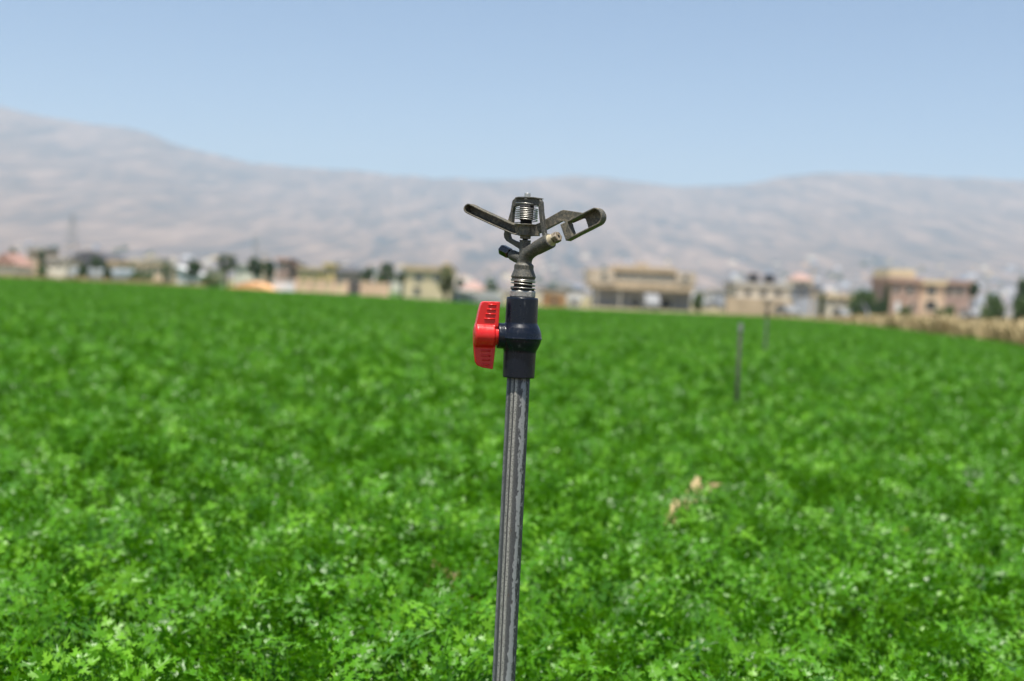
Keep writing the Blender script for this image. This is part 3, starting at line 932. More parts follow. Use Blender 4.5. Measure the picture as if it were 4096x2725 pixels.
# ------------------------------------------------------------------ town: buildings
def window(bm_parent, face_y, x0, x1, z0, z1, root, origin, mat='glass', name='window'):
    """framed opening on a wall that faces the viewer at face_y"""
    b = bmesh.new()
    t = min(.12, (x1 - x0) * .12)
    box(b, x0 - t, x0, face_y - .06, face_y + .10, z0 - t, z1 + t); box(b, x1, x1 + t, face_y - .06, face_y + .10, z0 - t, z1 + t)
    box(b, x0, x1, face_y - .06, face_y + .10, z1, z1 + t); box(b, x0, x1, face_y - .06, face_y + .10, z0 - t, z0)
    fr = obj(name, b, M['w_pale'], root, origin)
    b = bmesh.new(); box(b, x0, x1, face_y - .02, face_y + .08, z0, z1)
    obj('pane', b, M[mat], fr, origin)

def building(name, label, cat, px0, px1, ytop, D, wall, depth=9, roof='flat', roofmat='w_concrete', wins=(), group='houses of the far village', extra=None, rise=1.6, base_z=TOWN_Z):
    """walls, roof and openings of a house whose front stands D metres away; wins = [(px0, py0, px1, py1, kind), ...]"""
    ym = 1210 + (px0 - 2048) * .045
    xa, xb = P(px0, ym, D).x, P(px1, ym, D).x
    zt = P((px0 + px1) / 2, ytop, D).z
    o = Vector(((xa + xb) / 2, D, base_z))
    root = empty(name, o, label, cat, group)
    b = bmesh.new()
    wt = zt - (.25 if roof == 'flat' else 0)
    if roof == 'gable': wt = zt - rise
    if roof == 'arch': wt = base_z + (zt - base_z) * .45
    box(b, xa, xb, D, D + depth, base_z, wt)
    obj('wall', b, M[wall], root, o)
    b = bmesh.new()
    if roof == 'flat':
        box(b, xa - .3, xb + .3, D - .3, D + depth + .3, wt, wt + .22)
        for (u0, u1, v0, v1) in ((xa - .28, xb + .28, D - .28, D - .08), (xa - .28, xb + .28, D + depth + .08, D + depth + .28), (xa - .28, xa - .08, D - .08, D + depth + .08), (xb + .08, xb + .28, D - .08, D + depth + .08)):
            box(b, u0, u1, v0, v1, wt + .22, wt + .55)
    elif roof == 'gable':
        prism(b, [(xa - .4, D - .4, wt), (xb + .4, D - .4, wt), ((xa + xb) / 2, D - .4, wt + rise)], (0, depth + .8, 0))
    elif roof == 'hip':
        vs = [b.verts.new(p) for p in ((xa - .4, D - .4, wt), (xb + .4, D - .4, wt), (xb + .4, D + depth + .4, wt), (xa - .4, D + depth + .4, wt),
                                       (xa + (xb - xa) * .3, D + depth / 2, wt + rise), (xa + (xb - xa) * .7, D + depth / 2, wt + rise))]
        for f in ((0, 1, 5, 4), (1, 2, 5), (2, 3, 4, 5), (3, 0, 4), (3, 2, 1, 0)): b.faces.new([vs[i] for i in f])
    elif roof == 'shed':
        prism(b, [(xa - .3, D - .4, wt + rise), (xb + .3, D - .4, wt), (xb + .3, D - .4, wt + .15), (xa - .3, D - .4, wt + rise + .15)], (0, depth + .8, 0))
        prism(b, [(xa, D + .05, wt), (xb, D + .05, wt), (xa, D + .05, wt + rise)], (0, depth - .1, 0))
    elif roof == 'arch':
        hw = (xb - xa) / 2; n = 16
        prism(b, [((xa + xb) / 2 + hw * math.cos(math.pi * i / n), D - .1, wt + (zt - wt) * math.sin(math.pi * i / n)) for i in range(n + 1)], (0, depth + .2, 0))
    obj('roof', b, M[roofmat], root, o)
    for w in wins:
        x0, y0, x1, y1 = w[:4]; kind = w[4] if len(w) > 4 else 'glass'
        A = P(x0, y1, D); B = P(x1, y0, D)
        nm = 'door' if kind == 'door' else 'window'
        z0 = max(base_z + .02, A.z)
        window(None, D, A.x, B.x, z0, B.z, root, o, {'glass': 'glass', 'dark': 'dark', 'door': 'dark', 'white': 'w_white'}[kind], nm)
    if extra: extra(root, o, xa, xb, zt, D, depth)
    return root

def add_block(part, px0, px1, py0, py1, D, depth, mat, dy=0.0):
    def f(root, o, *a):
        b = bmesh.new(); A, B = P(px0, py1, D), P(px1, py0, D)
        box(b, A.x, B.x, D + dy, D + dy + depth, max(TOWN_Z + .03, A.z), B.z)
        obj(part, b, M[mat], root, o)
    return f
def multi(*fs):
    def f(*a):
        for q in fs: q(*a)
    return f

building('house', 'small house with a pink gabled roof at the far left edge', 'house', -40, 66, 1012, 235, 'w_pale', 8, 'gable', 'w_pink', [(8, 1045, 26, 1062), (38, 1046, 54, 1064)], rise=2.0)
building('house', 'narrow tall tan house right of the pink gabled house', 'house', 108, 172, 996, 262, 'w_tan', 8, 'flat', 'w_concrete', [(122, 1015, 136, 1032), (146, 1016, 160, 1033), (122, 1048, 136, 1066)])
building('house', 'low off-white house between the tan house and the grey barn', 'house', 172, 262, 1034, 245, 'w_pale', 8, 'flat', 'w_concrete', [(190, 1050, 206, 1066), (225, 1051, 242, 1067)])
building('barn', 'wide grey barn with a rounded roof on the left', 'barn', 272, 432, 1004, 255, 'w_grey', 14, 'arch', 'w_greyroof', [(330, 1050, 365, 1088, 'door'), (290, 1055, 306, 1070)])
building('house', 'beige flat roofed house just right of the grey barn', 'house', 432, 520, 1050, 250, 'w_cream', 8, 'flat', 'w_tan', [(450, 1066, 464, 1082), (485, 1067, 500, 1083)])
building('house', 'long peach coloured house behind slim cypresses', 'house', 540, 650, 1058, 240, 'w_peach', 8, 'flat', 'w_tan', [(560, 1072, 574, 1087), (600, 1074, 614, 1089), (626, 1075, 640, 1090)])
building('house', 'low cream house left of the round tree', 'house', 668, 735, 1066, 250, 'w_cream', 8, 'flat', 'w_concrete', [(690, 1082, 704, 1096)])
building('shed', 'white shed with a slanting roof near the round tree', 'shed', 706, 790, 1102, 190, 'w_white', 5, 'shed', 'w_white', [(735, 1112, 748, 1122)], rise=1.1, group='sheds at the field edge')
building('house', 'pale house between the two round dark trees', 'house', 935, 1012, 1062, 270, 'w_pale', 8, 'flat', 'w_concrete', [(950, 1080, 964, 1095)])
building('farm_building', 'low farm building with a bright orange sloping roof', 'farm building', 905, 1088, 1126, 138, 'w_peach', 6, 'gable', 'w_orange', [(950, 1135, 968, 1148), (1020, 1138, 1040, 1158, 'door')], rise=.85, group='sheds at the field edge')
building('house', 'taller pink tower house behind the orange roof', 'house', 1106, 1150, 1040, 250, 'w_salmon', 8, 'flat', 'w_pink', [(1118, 1060, 1132, 1076)])
building('house', 'lower pink house beside the pink tower house', 'house', 1152, 1190, 1064, 255, 'w_salmon', 8, 'flat', 'w_pink', [(1164, 1080, 1178, 1094)])
building('house', 'long ochre yellow house behind the cream boundary wall', 'house', 1192, 1290, 1076, 240, 'w_ochre', 9, 'flat', 'w_tan', [(1212, 1090, 1226, 1104), (1245, 1091, 1260, 1105)])
building('house', 'taller ochre yellow block at the right end of the ochre house', 'house', 1292, 1336, 1060, 240, 'w_ochre', 9, 'flat', 'w_ochre', [(1306, 1080, 1320, 1096)])
building('house', 'salmon house with grey roof left of the dark conifers', 'house', 1340, 1420, 1086, 235, 'w_rose', 9, 'hip', 'w_greyroof', [(1356, 1106, 1370, 1118)], rise=1.2)

# boundary wall of the farm, with a gate
def wall_thing(name, label, px0, px1, ytop, D, mat, cat='wall', piers=True):
    ym = 1150
    xa, xb = P(px0, ym, D).x, P(px1, ym, D).x
    zt = P((px0 + px1) / 2, ytop, D).z
    o = Vector(((xa + xb) / 2, D, TOWN_Z)); root = empty(name, o, label, cat)
    b = bmesh.new(); box(b, xa, xb, D, D + .25, TOWN_Z, zt - .1); obj('wall_panel', b, M[mat], root, o)
    b = bmesh.new(); box(b, xa - .05, xb + .05, D - .06, D + .31, zt - .1, zt); obj('coping', b, M['w_concrete'], root, o)
    if piers:
        k = 5
        for i in range(k):
            x = xa + .2 + (xb - xa - .4) * i / (k - 1)
            b = bmesh.new(); box(b, x - .2, x + .2, D - .12, D - .062, TOWN_Z, zt + .12); obj('pier', b, M['w_peach'], root, o)
    return root
wall_thing('boundary_wall', 'light grey stretch of wall right of the orange roof', 1092, 1178, 1118, 140, 'w_white', piers=False)
wall_thing('boundary_wall', 'long cream boundary wall left of the dark gate', 1180, 1392, 1124, 140, 'w_cream')
wall_thing('boundary_wall', 'short cream boundary wall right of the dark gate', 1442, 1556, 1134, 140, 'w_cream')
ga = P(1397, 1150, 140.1); gb = P(1437, 1150, 140.1); gz = P(1417, 1126, 140).z
gt = empty('gate', ((ga.x + gb.x) / 2, 140, TOWN_Z), 'dark brown gate between the two cream walls', 'gate')
for s_, (u0, u1) in enumerate(((ga.x, (ga.x + gb.x) / 2 - .02), ((ga.x + gb.x) / 2 + .02, gb.x))):
    b = bmesh.new(); box(b, u0, u1, 140, 140.08, TOWN_Z + .06, gz)
    for i in range(6): box(b, u0 + (u1 - u0) * (i + .1) / 6, u0 + (u1 - u0) * (i + .5) / 6, 139.95, 139.998, .1, gz - .05)
    obj('gate_leaf', b, M['w_darkgrey'], gt, gt.location)

building('house', 'square cream two-storey house left of the sprinkler', 'house', 1616, 1800, 1074, 165, 'w_cream', 10, 'flat', 'w_tan',
         [(1660, 1098, 1690, 1124), (1735, 1100, 1765, 1126), (1655, 1150, 1680, 1176)], extra=multi(add_block('stair_hut', 1770, 1800, 1052, 1074, 165, 4, 'w_cream', 1)))
building('house', 'small house with a pink hipped roof just left of the valve', 'house', 1846, 1930, 1160, 215, 'w_pale', 8, 'hip', 'w_salmon', [(1870, 1166, 1884, 1178)], rise=1.35)
building('greenhouse', 'low white greenhouse left of the valve', 'greenhouse', 1905, 2010, 1166, 150, 'film', 8, 'arch', 'film', [(1950, 1182, 1966, 1200, 'door')], group='sheds at the field edge')
building('shed', 'light grey shed below the pink hipped roof', 'shed', 1815, 1900, 1176, 170, 'w_bluegrey', 5, 'shed', 'w_white', [(1850, 1186, 1866, 1202, 'door')], rise=.5, group='sheds at the field edge')
building('shed', 'orange brown shed just right of the sprinkler base', 'shed', 2172, 2262, 1182, 165, 'w_orange', 6, 'shed', 'w_tan', [(2210, 1196, 2226, 1212, 'door')], rise=.4, group='sheds at the field edge')
building('shed', 'tiny white hut between the orange shed and the big villa', 'shed', 2278, 2318, 1188, 180, 'w_white', 4, 'flat', 'w_white', [(2290, 1198, 2302, 1214, 'door')], group='sheds at the field edge')
building('house', 'pale grey low house behind the orange shed', 'house', 2150, 2330, 1160, 330, 'w_pale', 9, 'flat', 'w_greyroof', [(2200, 1168, 2216, 1180), (2260, 1170, 2276, 1182)])

# the big villa: grey ground floor, projecting cream upper floor with a deep dark balcony
VD = 200
def villa():
    o = Vector((P(2565, 1200, VD).x, VD, TOWN_Z))
    root = empty('villa', o, 'large cream and grey two-storey villa with long dark balcony openings', 'house', 'houses of the far village')
    def bl(part, x0, y0, x1, y1, d0, d1, mat):
        A, B = P(x0, y1, VD), P(x1, y0, VD)
        b = bmesh.new(); box(b, A.x, B.x, VD + d0, VD + d1, max(TOWN_Z if part == 'ground_floor' else TOWN_Z + .02, A.z), B.z); return obj(part, b, M[mat], root, o)
    bl('ground_floor', 2384, 1152, 2768, 1240, 1.2, 13, 'w_grey')
    bl('floor_slab', 2372, 1134, 2776, 1151, -.4, 13.5, 'w_tan')
    bl('upper_wing', 2352, 1080, 2458, 1133, -.5, 12, 'w_beige')
    bl('upper_wing', 2702, 1092, 2784, 1137, -.5, 12, 'w_beige')
    bl('recessed_wall', 2459, 1086, 2701, 1133, 2.6, 12, 'w_tan')
    bl('parapet', 2459, 1110, 2701, 1133, -.1, .12, 'w_pale')
    bl('roof', 2455, 1074, 2705, 1085, -.6, 12.2, 'w_tan')
    bl('stair_hut', 2556, 1052, 2602, 1073.5, 3, 7, 'w_beige')
    for (x0, x1) in ((2466, 2530), (2532, 2548), (2625, 2660), (2664, 2696)):
        bl('balcony_opening', x0, 1092, x1, 1128, 2.5, 2.58, 'dark')
    for x in (2556, 2612):
        bl('column', x, 1086, x + 6, 1133.5, .2, .5, 'w_cream')
    for w in ((2404, 1094, 2428, 1116), (2730, 1104, 2752, 1124)):
        A, B = P(w[0], w[3], VD), P(w[2], w[1], VD); window(None, VD - .5, A.x, B.x, A.z, B.z, root, o)
    for w in ((2534, 1190, 2562, 1232), (2640, 1194, 2690, 1234)):
        A, B = P(w[0], w[3], VD), P(w[2], w[1], VD); window(None, VD + 1.2, A.x, B.x, max(TOWN_Z + .05, A.z), B.z, root, o, 'dark', 'garage_door')
    for x in (2386, 2480, 2764):
        bl('column', x - 4, 1152, x + 4, 1236, -.2, .15, 'w_pale')
villa()

building('house', 'unfinished pale two-storey house with two black tanks on its roof', 'house', 2942, 3160, 1140, 195, 'w_pale', 11, 'flat', 'w_concrete',
         [(2980, 1160, 3004, 1182), (3040, 1162, 3066, 1184), (3100, 1164, 3124, 1186)], extra=multi(add_block('lower_wing', 2905, 3172, 1200, 1275, 193.4, 1.4, 'w_tan')))
building('house', 'pale house with a faint pink roof behind the unfinished house', 'house', 3172, 3246, 1122, 300, 'w_pale', 9, 'hip', 'w_salmon', [(3190, 1130, 3204, 1144), (3216, 1131, 3230, 1145)], rise=1.6)
building('house', 'bluish grey house between the unfinished house and the cypress', 'house', 3180, 3272, 1152, 220, 'w_bluegrey', 9, 'flat', 'w_greyroof', [(3196, 1172, 3212, 1192), (3236, 1174, 3252, 1194)])
building('house', 'small cream house between the cypress and the round bush', 'house', 3306, 3400, 1184, 200, 'w_pale', 8, 'flat', 'w_cream', [(3322, 1200, 3338, 1218), (3362, 1201, 3378, 1219)])
building('house', 'tall brick red house with a cream top floor on the right', 'house', 3556, 3672, 1120, 185, 'w_brick', 10, 'flat', 'w_brick',
         [(3576, 1148, 3594, 1172), (3626, 1148, 3652, 1174), (3580, 1208, 3600, 1244, 'white'), (3640, 1212, 3660, 1236, 'dark')], extra=multi(add_block('top_floor', 3558, 3668, 1080, 1117, 185, 8, 'w_cream', .6)))
building('house', 'cream house with one window beside the brick red house', 'house', 3673, 3772, 1130, 188, 'w_peach', 10, 'flat', 'w_cream', [(3710, 1148, 3742, 1178), (3700, 1206, 3746, 1240, 'dark')])
building('house', 'rose coloured house with grey windows right of the cream house', 'house', 3773, 3876, 1130, 195, 'w_rose', 10, 'flat', 'w_brick', [(3786, 1152, 3812, 1176), (3824, 1154, 3850, 1178)])

# filler houses farther behind, and white ones high on the slope
for i, (a, b_, yt, D, wm, lb) in enumerate([
        (820, 868, 1078, 340, 'w_cream', 'distant cream house just right of the white slanting shed'),
        (1010, 1060, 1064, 360, 'w_tan', 'distant tan house behind the dark tree clump'),
        (2800, 2850, 1168, 330, 'w_white', 'distant white house right of the big villa'),
        (2856, 2930, 1160, 360, 'w_bluegrey', 'distant grey house left of the unfinished house'),
        (3440, 3540, 1188, 330, 'w_bluegrey', 'distant grey house behind the round bush'),
        (70, 104, 1030, 330, 'w_pale', 'distant pale house squeezed between the pink gabled house and the narrow tan house'),
        (490, 560, 1042, 340, 'w_peach', 'distant peach house behind the two slim cypresses'),
        (590, 640, 1038, 350, 'w_cream', 'distant cream house rising above the long peach house'),
        (735, 760, 1072, 330, 'w_peach', 'distant narrow peach house left of the round dark tree'),
        (1120, 1180, 1078, 300, 'w_ochre', 'distant ochre wall front under the two pink tower houses'),
        (1420, 1456, 1092, 300, 'w_cream', 'distant cream house left of the dark green conifers'),
        (1566, 1612, 1100, 320, 'w_pale', 'distant pale house right of the dark green conifers'),
        (2010, 2060, 1166, 320, 'w_pale', 'distant pale house hidden partly by the red valve and pipe top'),
        (2226, 2276, 1140, 420, 'w_white', 'distant white house right of the sprinkler, above the orange shed'),
        (3274, 3304, 1178, 330, 'w_pale', 'distant narrow pale house behind the slim cypress')]):
    w = (b_ - a) / 4
    building('house', lb, 'house', a, b_, yt, D, wm, 9, 'flat', 'w_concrete', [(a + w * .6, yt + 14, a + w * 1.4, yt + 26), (a + w * 2.4, yt + 14, a + w * 3.2, yt + 26)])
for (px, d, lb) in ((3885, 3000, 'white house alone high on the right slope'), (3912, 2700, 'white house below the highest white house on the slope'), (3700, 2500, 'pale house on the slope above the brick red house'), (3560, 2600, 'pale house on the slope above the round bush'),
                     (3990, 2450, 'pale house on the slope near the right edge'),
                     *[(q, d_, 'tiny pale house among others scattered low over the right mountain slope') for q, d_ in ((3320, 2300), (3380, 2500), (3470, 2250), (3640, 2350), (3740, 2750), (3790, 2300), (3840, 2500), (3945, 2250), (4040, 2600), (4070, 2300))]):
    xr = P(px, 1150, d).x
    zb = mountain_z(xr, d) - 4
    o = Vector((xr, d, zb)); root = empty('hillside_house', o, lb, 'house', 'houses on the mountain slope')
    b = bmesh.new(); box(b, xr - 9, xr + 9, d, d + 14, zb, zb + 15); obj('wall', b, M['w_white'], root, o)
    b = bmesh.new(); box(b, xr - 9.5, xr + 9.5, d - .5, d + 14.5, zb + 15, zb + 15.6); obj('roof', b, M['w_white'], root, o)

# the rest of the town on the lower slope: far off, one mass of small pale blocks and dark tree dots
rg = random.Random(77)
bm = bmesh.new()
mats = ['w_pale', 'w_peach', 'w_bluegrey', 'w_cream', 'w_white', 'tree_leaf']
for i in range(420):
    px = rg.choice((rg.uniform(2150, 4300), rg.uniform(2900, 4300), rg.uniform(-200, 2100)))
    d = rg.uniform(1750, 2500) if px < 2100 else 1750 + 1700 * rg.random() ** 1.5
    xr = P(px, 1150, d).x; zb = mountain_z(xr, d) - 3
    k = rg.choice((0, 0, 1, 2, 3, 4, 5, 5))
    w_, h_, dp_ = rg.uniform(4, 10), rg.uniform(6, 13), rg.uniform(8, 14)
    if k == 5:
        r_ = rg.uniform(4, 8)
        m_ = bmesh.ops.create_icosphere(bm, subdivisions=2, radius=r_, matrix=Matrix.Translation((xr, d, zb + r_ * .9)))
        for v_ in m_['verts']:
            v_.co += Vector((rg.uniform(-1, 1), rg.uniform(-1, 1), rg.uniform(-1, 1))) * r_ * .16
            for f_ in v_.link_faces: f_.material_index = 5
    else:
        box(bm, xr - w_, xr + w_, d, d + dp_, zb, zb + h_, mi=k)
        box(bm, xr - w_ * .3, xr + w_ * .25, d + 2, d + dp_ * .6, zb + h_, zb + h_ + 2.4, mi=k)
tag(obj('distant_town', bm, [M[q] for q in mats]), 'pale speckle of tiny houses and dark trees over the lower mountain slopes', 'town', kind='stuff')

# tanks on the unfinished roof
for px, lb in ((3016, 'black water tank, left of two on the unfinished house'), (3080, 'black water tank, right of two on the unfinished house')):
    q = P(px, 1137, 198); zr = P(3050, 1140, 195).z + .02
    tk = empty('water_tank', (q.x, 199, zr), lb, 'water tank', 'rooftop water tanks')
    b = bmesh.new(); lathe(b, 0, 0, [(.35, .75), (.4, .8), (1.35, .8), (1.5, .55), (1.55, .25), (1.62, .25)], 20); obj('barrel', b, M['tank'], tk, None, False)
    b = bmesh.new()
    for sx2 in (-.6, .6):
        for sy2 in (-.6, .6): box(b, sx2 - .05, sx2 + .05, sy2 - .05, sy2 + .05, 0, .35)
    obj('stand', b, M['pylon'], tk)

# arched plastic tunnels near the barn
for px0, px1, yt, D, lb in ((270, 306, 1070, 165, 'small white plastic tunnel in front of the grey barn'), (366, 408, 1074, 160, 'larger bluish white plastic tunnel right of the small tunnel'),
                            (444, 480, 1074, 168, 'cream coloured tunnel at the right end of the barn')):
    building('plastic_tunnel', lb, 'greenhouse', px0, px1, yt, D, 'film', 7, 'arch', 'film', [((px0 + px1) / 2 - 7, yt + 16, (px0 + px1) / 2 + 7, yt + 34, 'door')], group='sheds at the field edge')

# ------------------------------------------------------------------ vehicles
def vehicle(label, px, D, van=False, rz=0.0, group='white vehicles by the village'):
    L_, Wd, Hh = (4.9, 1.9, 2.1) if van else (4.3, 1.75, 1.5)
    x = P(px, 1230, D).x
    root = empty('van' if van else 'car', (x, D, TOWN_Z), label, 'van' if van else 'car', group, rz)
    b = bmesh.new(); hw = Wd / 2
    if van: pf = [(-L_ / 2, .35), (L_ / 2, .35), (L_ / 2, .85), (L_ / 2 - .25, 1.05), (L_ / 2 - 1.2, Hh - .1), (L_ / 2 - 1.5, Hh), (-L_ / 2 + .1, Hh), (-L_ / 2, Hh - .15)]
    else: pf = [(-L_ / 2, .32), (L_ / 2, .32), (L_ / 2, .7), (L_ / 2 - .9, .9), (L_ / 2 - 1.6, Hh - .05), (L_ / 2 - 1.9, Hh), (-L_ / 2 + .9, Hh), (-L_ / 2 + .25, .95), (-L_ / 2, .85)]
    prism(b, [(u, -hw, v) for u, v in pf], (0, Wd, 0))
    bd = obj('body', b, M['carwhite'], root); mod(bd, 'BEVEL', width=.06, segments=3, limit_method='ANGLE')
    for sy in (-1, 1):
        b = bmesh.new()
        if van: q = [(L_ / 2 - 1.15, Hh - .25), (L_ / 2 - .55, 1.15), (L_ / 2 - 1.9, 1.15), (L_ / 2 - 1.9, Hh - .25)]
        else: q = [(L_ / 2 - 1.75, Hh - .12), (L_ / 2 - 1.25, .95), (-L_ / 2 + .5, .98), (-L_ / 2 + 1.0, Hh - .12)]
        prism(b, [(u, sy * (hw + .004) - .006, v) for u, v in q], (0, .012, 0)); obj('side_window', b, M['glass'], root)
        for ux in (-L_ / 2 + .8, L_ / 2 - .85):
            b = bmesh.new(); tube(b, [(ux, sy * (hw - .2), .32), (ux, sy * (hw + .01), .32)], .32, 24); wh = obj('wheel', b, M['rubber'], root)
            b = bmesh.new(); tube(b, [(ux, sy * (hw - .02), .32), (ux, sy * (hw + .02), .32)], .19, 20); obj('rim', b, M['rim'], wh)
        b = bmesh.new(); box(b, L_ / 2 - .06, L_ / 2 + .015, sy * (hw - .32) - .16, sy * (hw - .32) + .16, .58, .74); obj('headlight', b, M['lens'], root)
    return root
vehicle('white van parked end-on in front of the big villa', 2600, 192, True, R(-86))
vehicle('white car seen from the side just right of the big villa', 2855, 262, False, 0)
vehicle('white car parked end-on in front of the small cream house', 3380, 172, False, R(-80))
vehicle('white car seen from the side below the rose coloured house', 3900, 178, False, R(5))
vehicle('white van parked end-on above the car below the rose coloured house', 3892, 186, True, R(-84))
vehicle('white car close under the right end of the unfinished house', 3150, 188, False, R(-70))

# ------------------------------------------------------------------ trees
def crown_mesh(name, rg, rx, ry, rz, zc_, n, size, mat, cone=False, holes=.25):
    V, Fc, T = [], [], []
    clumps = []
    for i in range(max(10, n // 55)):
        while True:
            q = Vector((rg.uniform(-1, 1), rg.uniform(-1, 1), rg.uniform(-1, 1)))
            if .35 < q.length < 1: break
        if cone:
            k = (1 - q.z) / 2; q.x *= k ** .7 * 1.05 + .12; q.y *= k ** .7 * 1.05 + .12
        clumps.append((q, rg.uniform(.22, .42), rg.uniform(0, .9)))
    for i in range(n):
        c, r, tn = rg.choice(clumps)
        d = Vector((rg.gauss(0, 1), rg.gauss(0, 1), rg.gauss(0, 1))).normalized() * r * rg.random() ** .4
        p = Vector(((c.x + d.x * (.5 if cone else 1)) * rx, (c.y + d.y * (.5 if cone else 1)) * ry, (c.z + d.z) * rz + zc_))
        nn = Vector((rg.uniform(-1, 1), rg.uniform(-1, 1), rg.uniform(-.3, 1))).normalized()
        u, v_ = frame_of(nn); s = size * rg.uniform(.6, 1.3)
        i0 = len(V); V += [p - u * s, p + v_ * s * .6, p + u * s, p - v_ * s * .6]
        Fc.append((i0, i0 + 1, i0 + 2, i0 + 3)); T.append(min(.9, max(0, tn + rg.uniform(-.15, .15))))
    return proto_obj(name, [tuple(v) for v in V], Fc, T, [M[mat]])

def tree(name, label, px, ytop, ybot, wpx, D, mat='tree_leaf', cone=False, seed=0, trunk=True, group='trees of the far village'):
    rg = random.Random(seed * 13 + 5)
    x = P(px, (ytop + ybot) / 2, D).x
    zt, zb = P(px, ytop, D).z, (TOWN_Z + .05 if name == 'bush' else max(.15, P(px, ybot, D).z))
    rx = wpx / 2 * D / F
    root = empty(name, (x, D, 0), label, 'bush' if name == 'bush' else 'tree', group)
    n = 1500
    cr = crown_mesh('crown', rg, rx, rx, (zt - zb) / 2, (zt + zb) / 2, n, max(.16, rx * .13), mat, cone)
    COL.objects.link(cr); cr.parent = root
    b = bmesh.new()
    H = zb + (zt - zb) * .55
    if name == 'bush': H = max(H, TOWN_Z + .6)
    tube(b, [(0, 0, TOWN_Z - .1), (.05, 0, H * .3), (-.04, .05, H * .65), (.03, 0, H)], [.2, .15, .11, .04], 8)
    for i in range(5):
        a = rg.uniform(0, 6.28); h0 = zb + (H - zb) * rg.uniform(.0, .7)
        tube(b, [(0, 0, h0), (math.cos(a) * rx * .3, math.sin(a) * rx * .3, h0 + (zt - zb) * .15), (math.cos(a) * rx * .65, math.sin(a) * rx * .65, h0 + (zt - zb) * .28)], [.08, .05, .02], 6)
    obj('trunk', b, M['bark'], root)
    return root
TR = [
    ('tree', 'round dark tree beside the white slanting shed', 772, 1040, 1108, 58, 175, 'tree_leaf', False),
    ('tree', 'round dark tree on a clear trunk, left of the orange roof', 908, 1018, 1082, 74, 185, 'tree_leaf', False),
    ('tree', 'dark bushy tree behind the left end of the orange roof', 1022, 1034, 1104, 66, 190, 'tree_leaf', False),
    ('tree', 'dark tree between the orange roof and the pink tower house', 1078, 1040, 1112, 50, 195, 'tree_leaf', False),
    ('tree', 'small dark tree behind the ochre house', 1204, 1052, 1090, 40, 262, 'tree_leaf', False),
    ('conifer', 'dark green conifer, left of the pair behind the cream wall', 1472, 1068, 1140, 46, 190, 'tree_leaf', False),
    ('conifer', 'taller dark green tree, right of the pair behind the cream wall', 1546, 1060, 1142, 58, 190, 'tree_leaf', False),
    ('bush', 'yellowish green bush between the two dark conifers', 1520, 1102, 1150, 34, 150, 'olive_leaf', False),
    ('tree', 'small dark tree touching the left side of the square cream house', 1608, 1090, 1135, 30, 178, 'tree_leaf', False),
    ('tree', 'pale olive tree in front of the square cream house', 1784, 1062, 1182, 58, 158, 'pale_leaf', False),
    ('tree', 'small dark tree left of the pink hipped roof', 1842, 1116, 1172, 34, 230, 'tree_leaf', False),
    ('tree', 'dark green tree right of the pink hipped roof', 1962, 1130, 1180, 52, 235, 'tree_leaf', False),
    ('bush', 'bright green bush at the right corner of the big villa', 2794, 1172, 1220, 40, 180, 'olive_leaf', False),
    ('cypress', 'slim dark cypress left of the small cream house', 3288, 1166, 1250, 26, 180, 'tree_leaf', True),
    ('bush', 'big round green bush left of the brick red house', 3452, 1162, 1258, 104, 150, 'olive_leaf', False),
    ('cypress', 'dark tree against the left wall of the brick red house', 3548, 1140, 1240, 28, 180, 'tree_leaf', True),
    ('tree', 'dark tree at the right end of the rose coloured house', 3896, 1130, 1182, 40, 190, 'tree_leaf', False),
    ('bush', 'sprawling olive green bush near the right edge', 3968, 1172, 1284, 96, 120, 'olive_leaf', False),
    ('tree', 'dark tall tree at the right edge of the picture', 4088, 1128, 1262, 60, 140, 'tree_leaf', False),
    ('bush', 'olive bush below the dark tree at the right edge', 4086, 1204, 1296, 70, 110, 'olive_leaf', False),
    ('cypress', 'slim cypress, left of the two before the peach house', 492, 1054, 1100, 22, 190, 'olive_leaf', True),
    ('cypress', 'slim cypress, right of the two before the peach house', 524, 1056, 1104, 22, 190, 'olive_leaf', True),
    ('cypress', 'slim cypress between the peach house and the low cream house', 658, 1060, 1112, 24, 190, 'olive_leaf', True),
    ('tree', 'dark tree at the right shoulder of the grey barn', 392, 1030, 1080, 56, 215, 'tree_leaf', False),
    ('tree', 'greyish tree behind the pink gabled house', 52, 985, 1070, 34, 260, 'tree_leaf', False),
    ('tree', 'small dark tree right of the narrow tan house', 166, 1000, 1090, 26, 230, 'olive_leaf', False),
    ('bush', 'low green bush in front of the low off-white house', 168, 1068, 1100, 40, 170, 'olive_leaf', False),
    ('bush', 'dark bush between the two white tunnels', 334, 1062, 1106, 44, 158, 'tree_leaf', False),
    ('bush', 'dark bush between the bluish tunnel and the cream tunnel', 428, 1064, 1108, 36, 158, 'tree_leaf', False),
    ('bush', 'wide low green bush right of the cream tunnel', 560, 1092, 1124, 130, 150, 'olive_leaf', False),
    ('bush', 'low green bush right of the white slanting shed', 840, 1098, 1140, 90, 150, 'olive_leaf', False),
    ('bush', 'low green bush under the brick red house', 3620, 1228, 1272, 60, 140, 'olive_leaf', False),
    ('bush', 'low green bush between the big round bush and the brick house', 3520, 1212, 1268, 70, 145, 'tree_leaf', False),
    ('bush', 'low green bush below the cream and rose houses', 3790, 1226, 1276, 90, 130, 'olive_leaf', False),
]
for i, t in enumerate(TR):
    tree(*t[:7], mat=t[7], cone=t[8], seed=i, group='bushes by the village' if t[0] == 'bush' else 'trees of the far village')

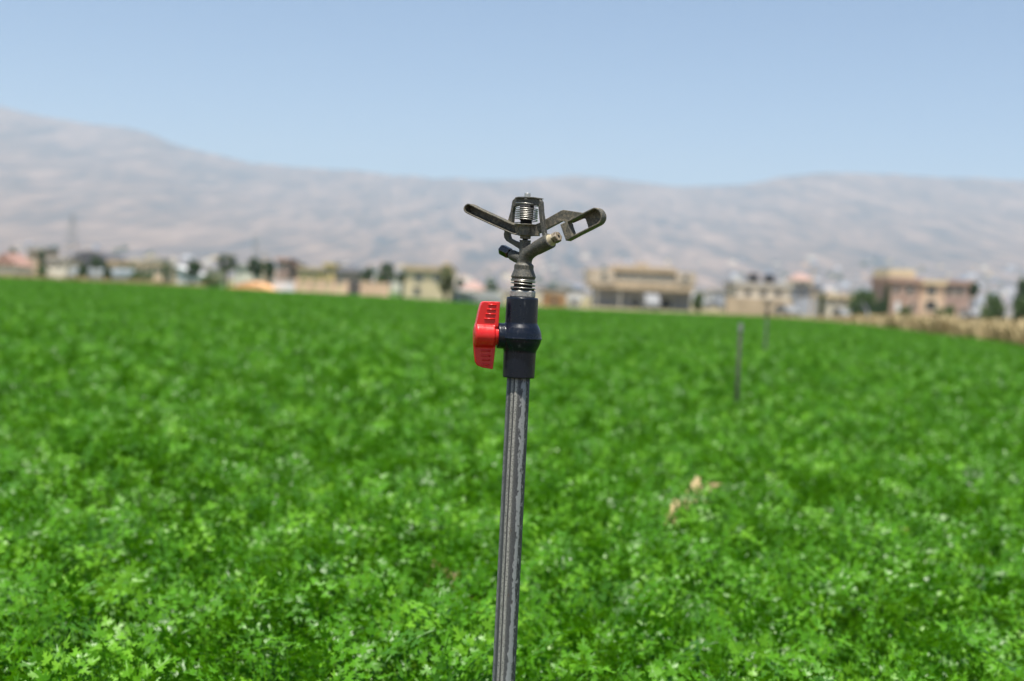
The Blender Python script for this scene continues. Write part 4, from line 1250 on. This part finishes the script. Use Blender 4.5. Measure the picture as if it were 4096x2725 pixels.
# ------------------------------------------------------------------ masts
def pylon(px, ytop, D, label, wb=4.2):
    x = P(px, ytop, D).x; zt = P(px, ytop, D).z
    root = empty('pylon', (x, D, TOWN_Z), label, 'pylon', 'masts behind the village')
    b = bmesh.new(); n = 12
    def hwid(z): return wb / 2 * (1 - z / zt) ** .8 + .35
    legs = [(-1, -1), (1, -1), (1, 1), (-1, 1)]
    for sx2, sy2 in legs:
        tube(b, [(sx2 * hwid(zt * i / n), sy2 * hwid(zt * i / n), zt * i / n) for i in range(n + 1)], .13, 6)
    for i in range(n):
        z0, z1_ = zt * i / n, zt * (i + 1) / n
        for k in range(4):
            a, c = legs[k], legs[(k + 1) % 4]
            tube(b, [(a[0] * hwid(z0), a[1] * hwid(z0), z0), (c[0] * hwid(z1_), c[1] * hwid(z1_), z1_)], .08, 5)
            tube(b, [(c[0] * hwid(z0), c[1] * hwid(z0), z0), (a[0] * hwid(z1_), a[1] * hwid(z1_), z1_)], .08, 5)
    obj('lattice', b, M['pylon'], root)
    for q in (.72, .84, .96):
        b = bmesh.new(); z = zt * q; L2 = 4.5 - (q - .72) * 8
        tube(b, [(-L2, 0, z + .1), (0, 0, z + .5), (L2, 0, z + .1)], .14, 6); tube(b, [(-L2, 0, z), (L2, 0, z)], .14, 6)
        obj('cross_arm', b, M['pylon'], root)
pylon(292, 850, 900, 'tall grey lattice pylon behind the grey barn', 7.0)
pylon(1026, 936, 1100, 'fainter grey lattice pylon above the dark trees', 6.0)
def mast(px, ytop, D, label):
    x = P(px, ytop, D).x; zt = P(px, ytop, D).z
    root = empty('utility_pole', (x, D, 0), label, 'utility pole', 'masts behind the village')
    b = bmesh.new(); tube(b, [(0, 0, TOWN_Z - .2), (0, 0, zt)], [.16, .09], 10); obj('pole', b, M['w_tan'], root)
    b = bmesh.new(); box(b, -1, 1, -.06, .06, zt - .7, zt - .55); obj('cross_arm', b, M['pylon'], root)
mast(3253, 1066, 210, 'thin grey utility pole behind the bluish grey house')
mast(1060, 1010, 220, 'thin utility pole beside the dark tree clump')

# ------------------------------------------------------------------ haze
bm = bmesh.new()
box(bm, -9500, 9500, -1700, 10000, -8, 930)
hz = NM('haze_air')
pv = hz.node('VolumePrincipled')
pv.inputs['Color'].default_value = (.68, .82, .93, 1)
pv.inputs['Density'].default_value = 1.15e-4
pv.inputs['Anisotropy'].default_value = .2
hz.link(pv.outputs[0], hz.out.inputs['Volume'])
tag(obj('haze', bm, hz.m), kind='stuff')
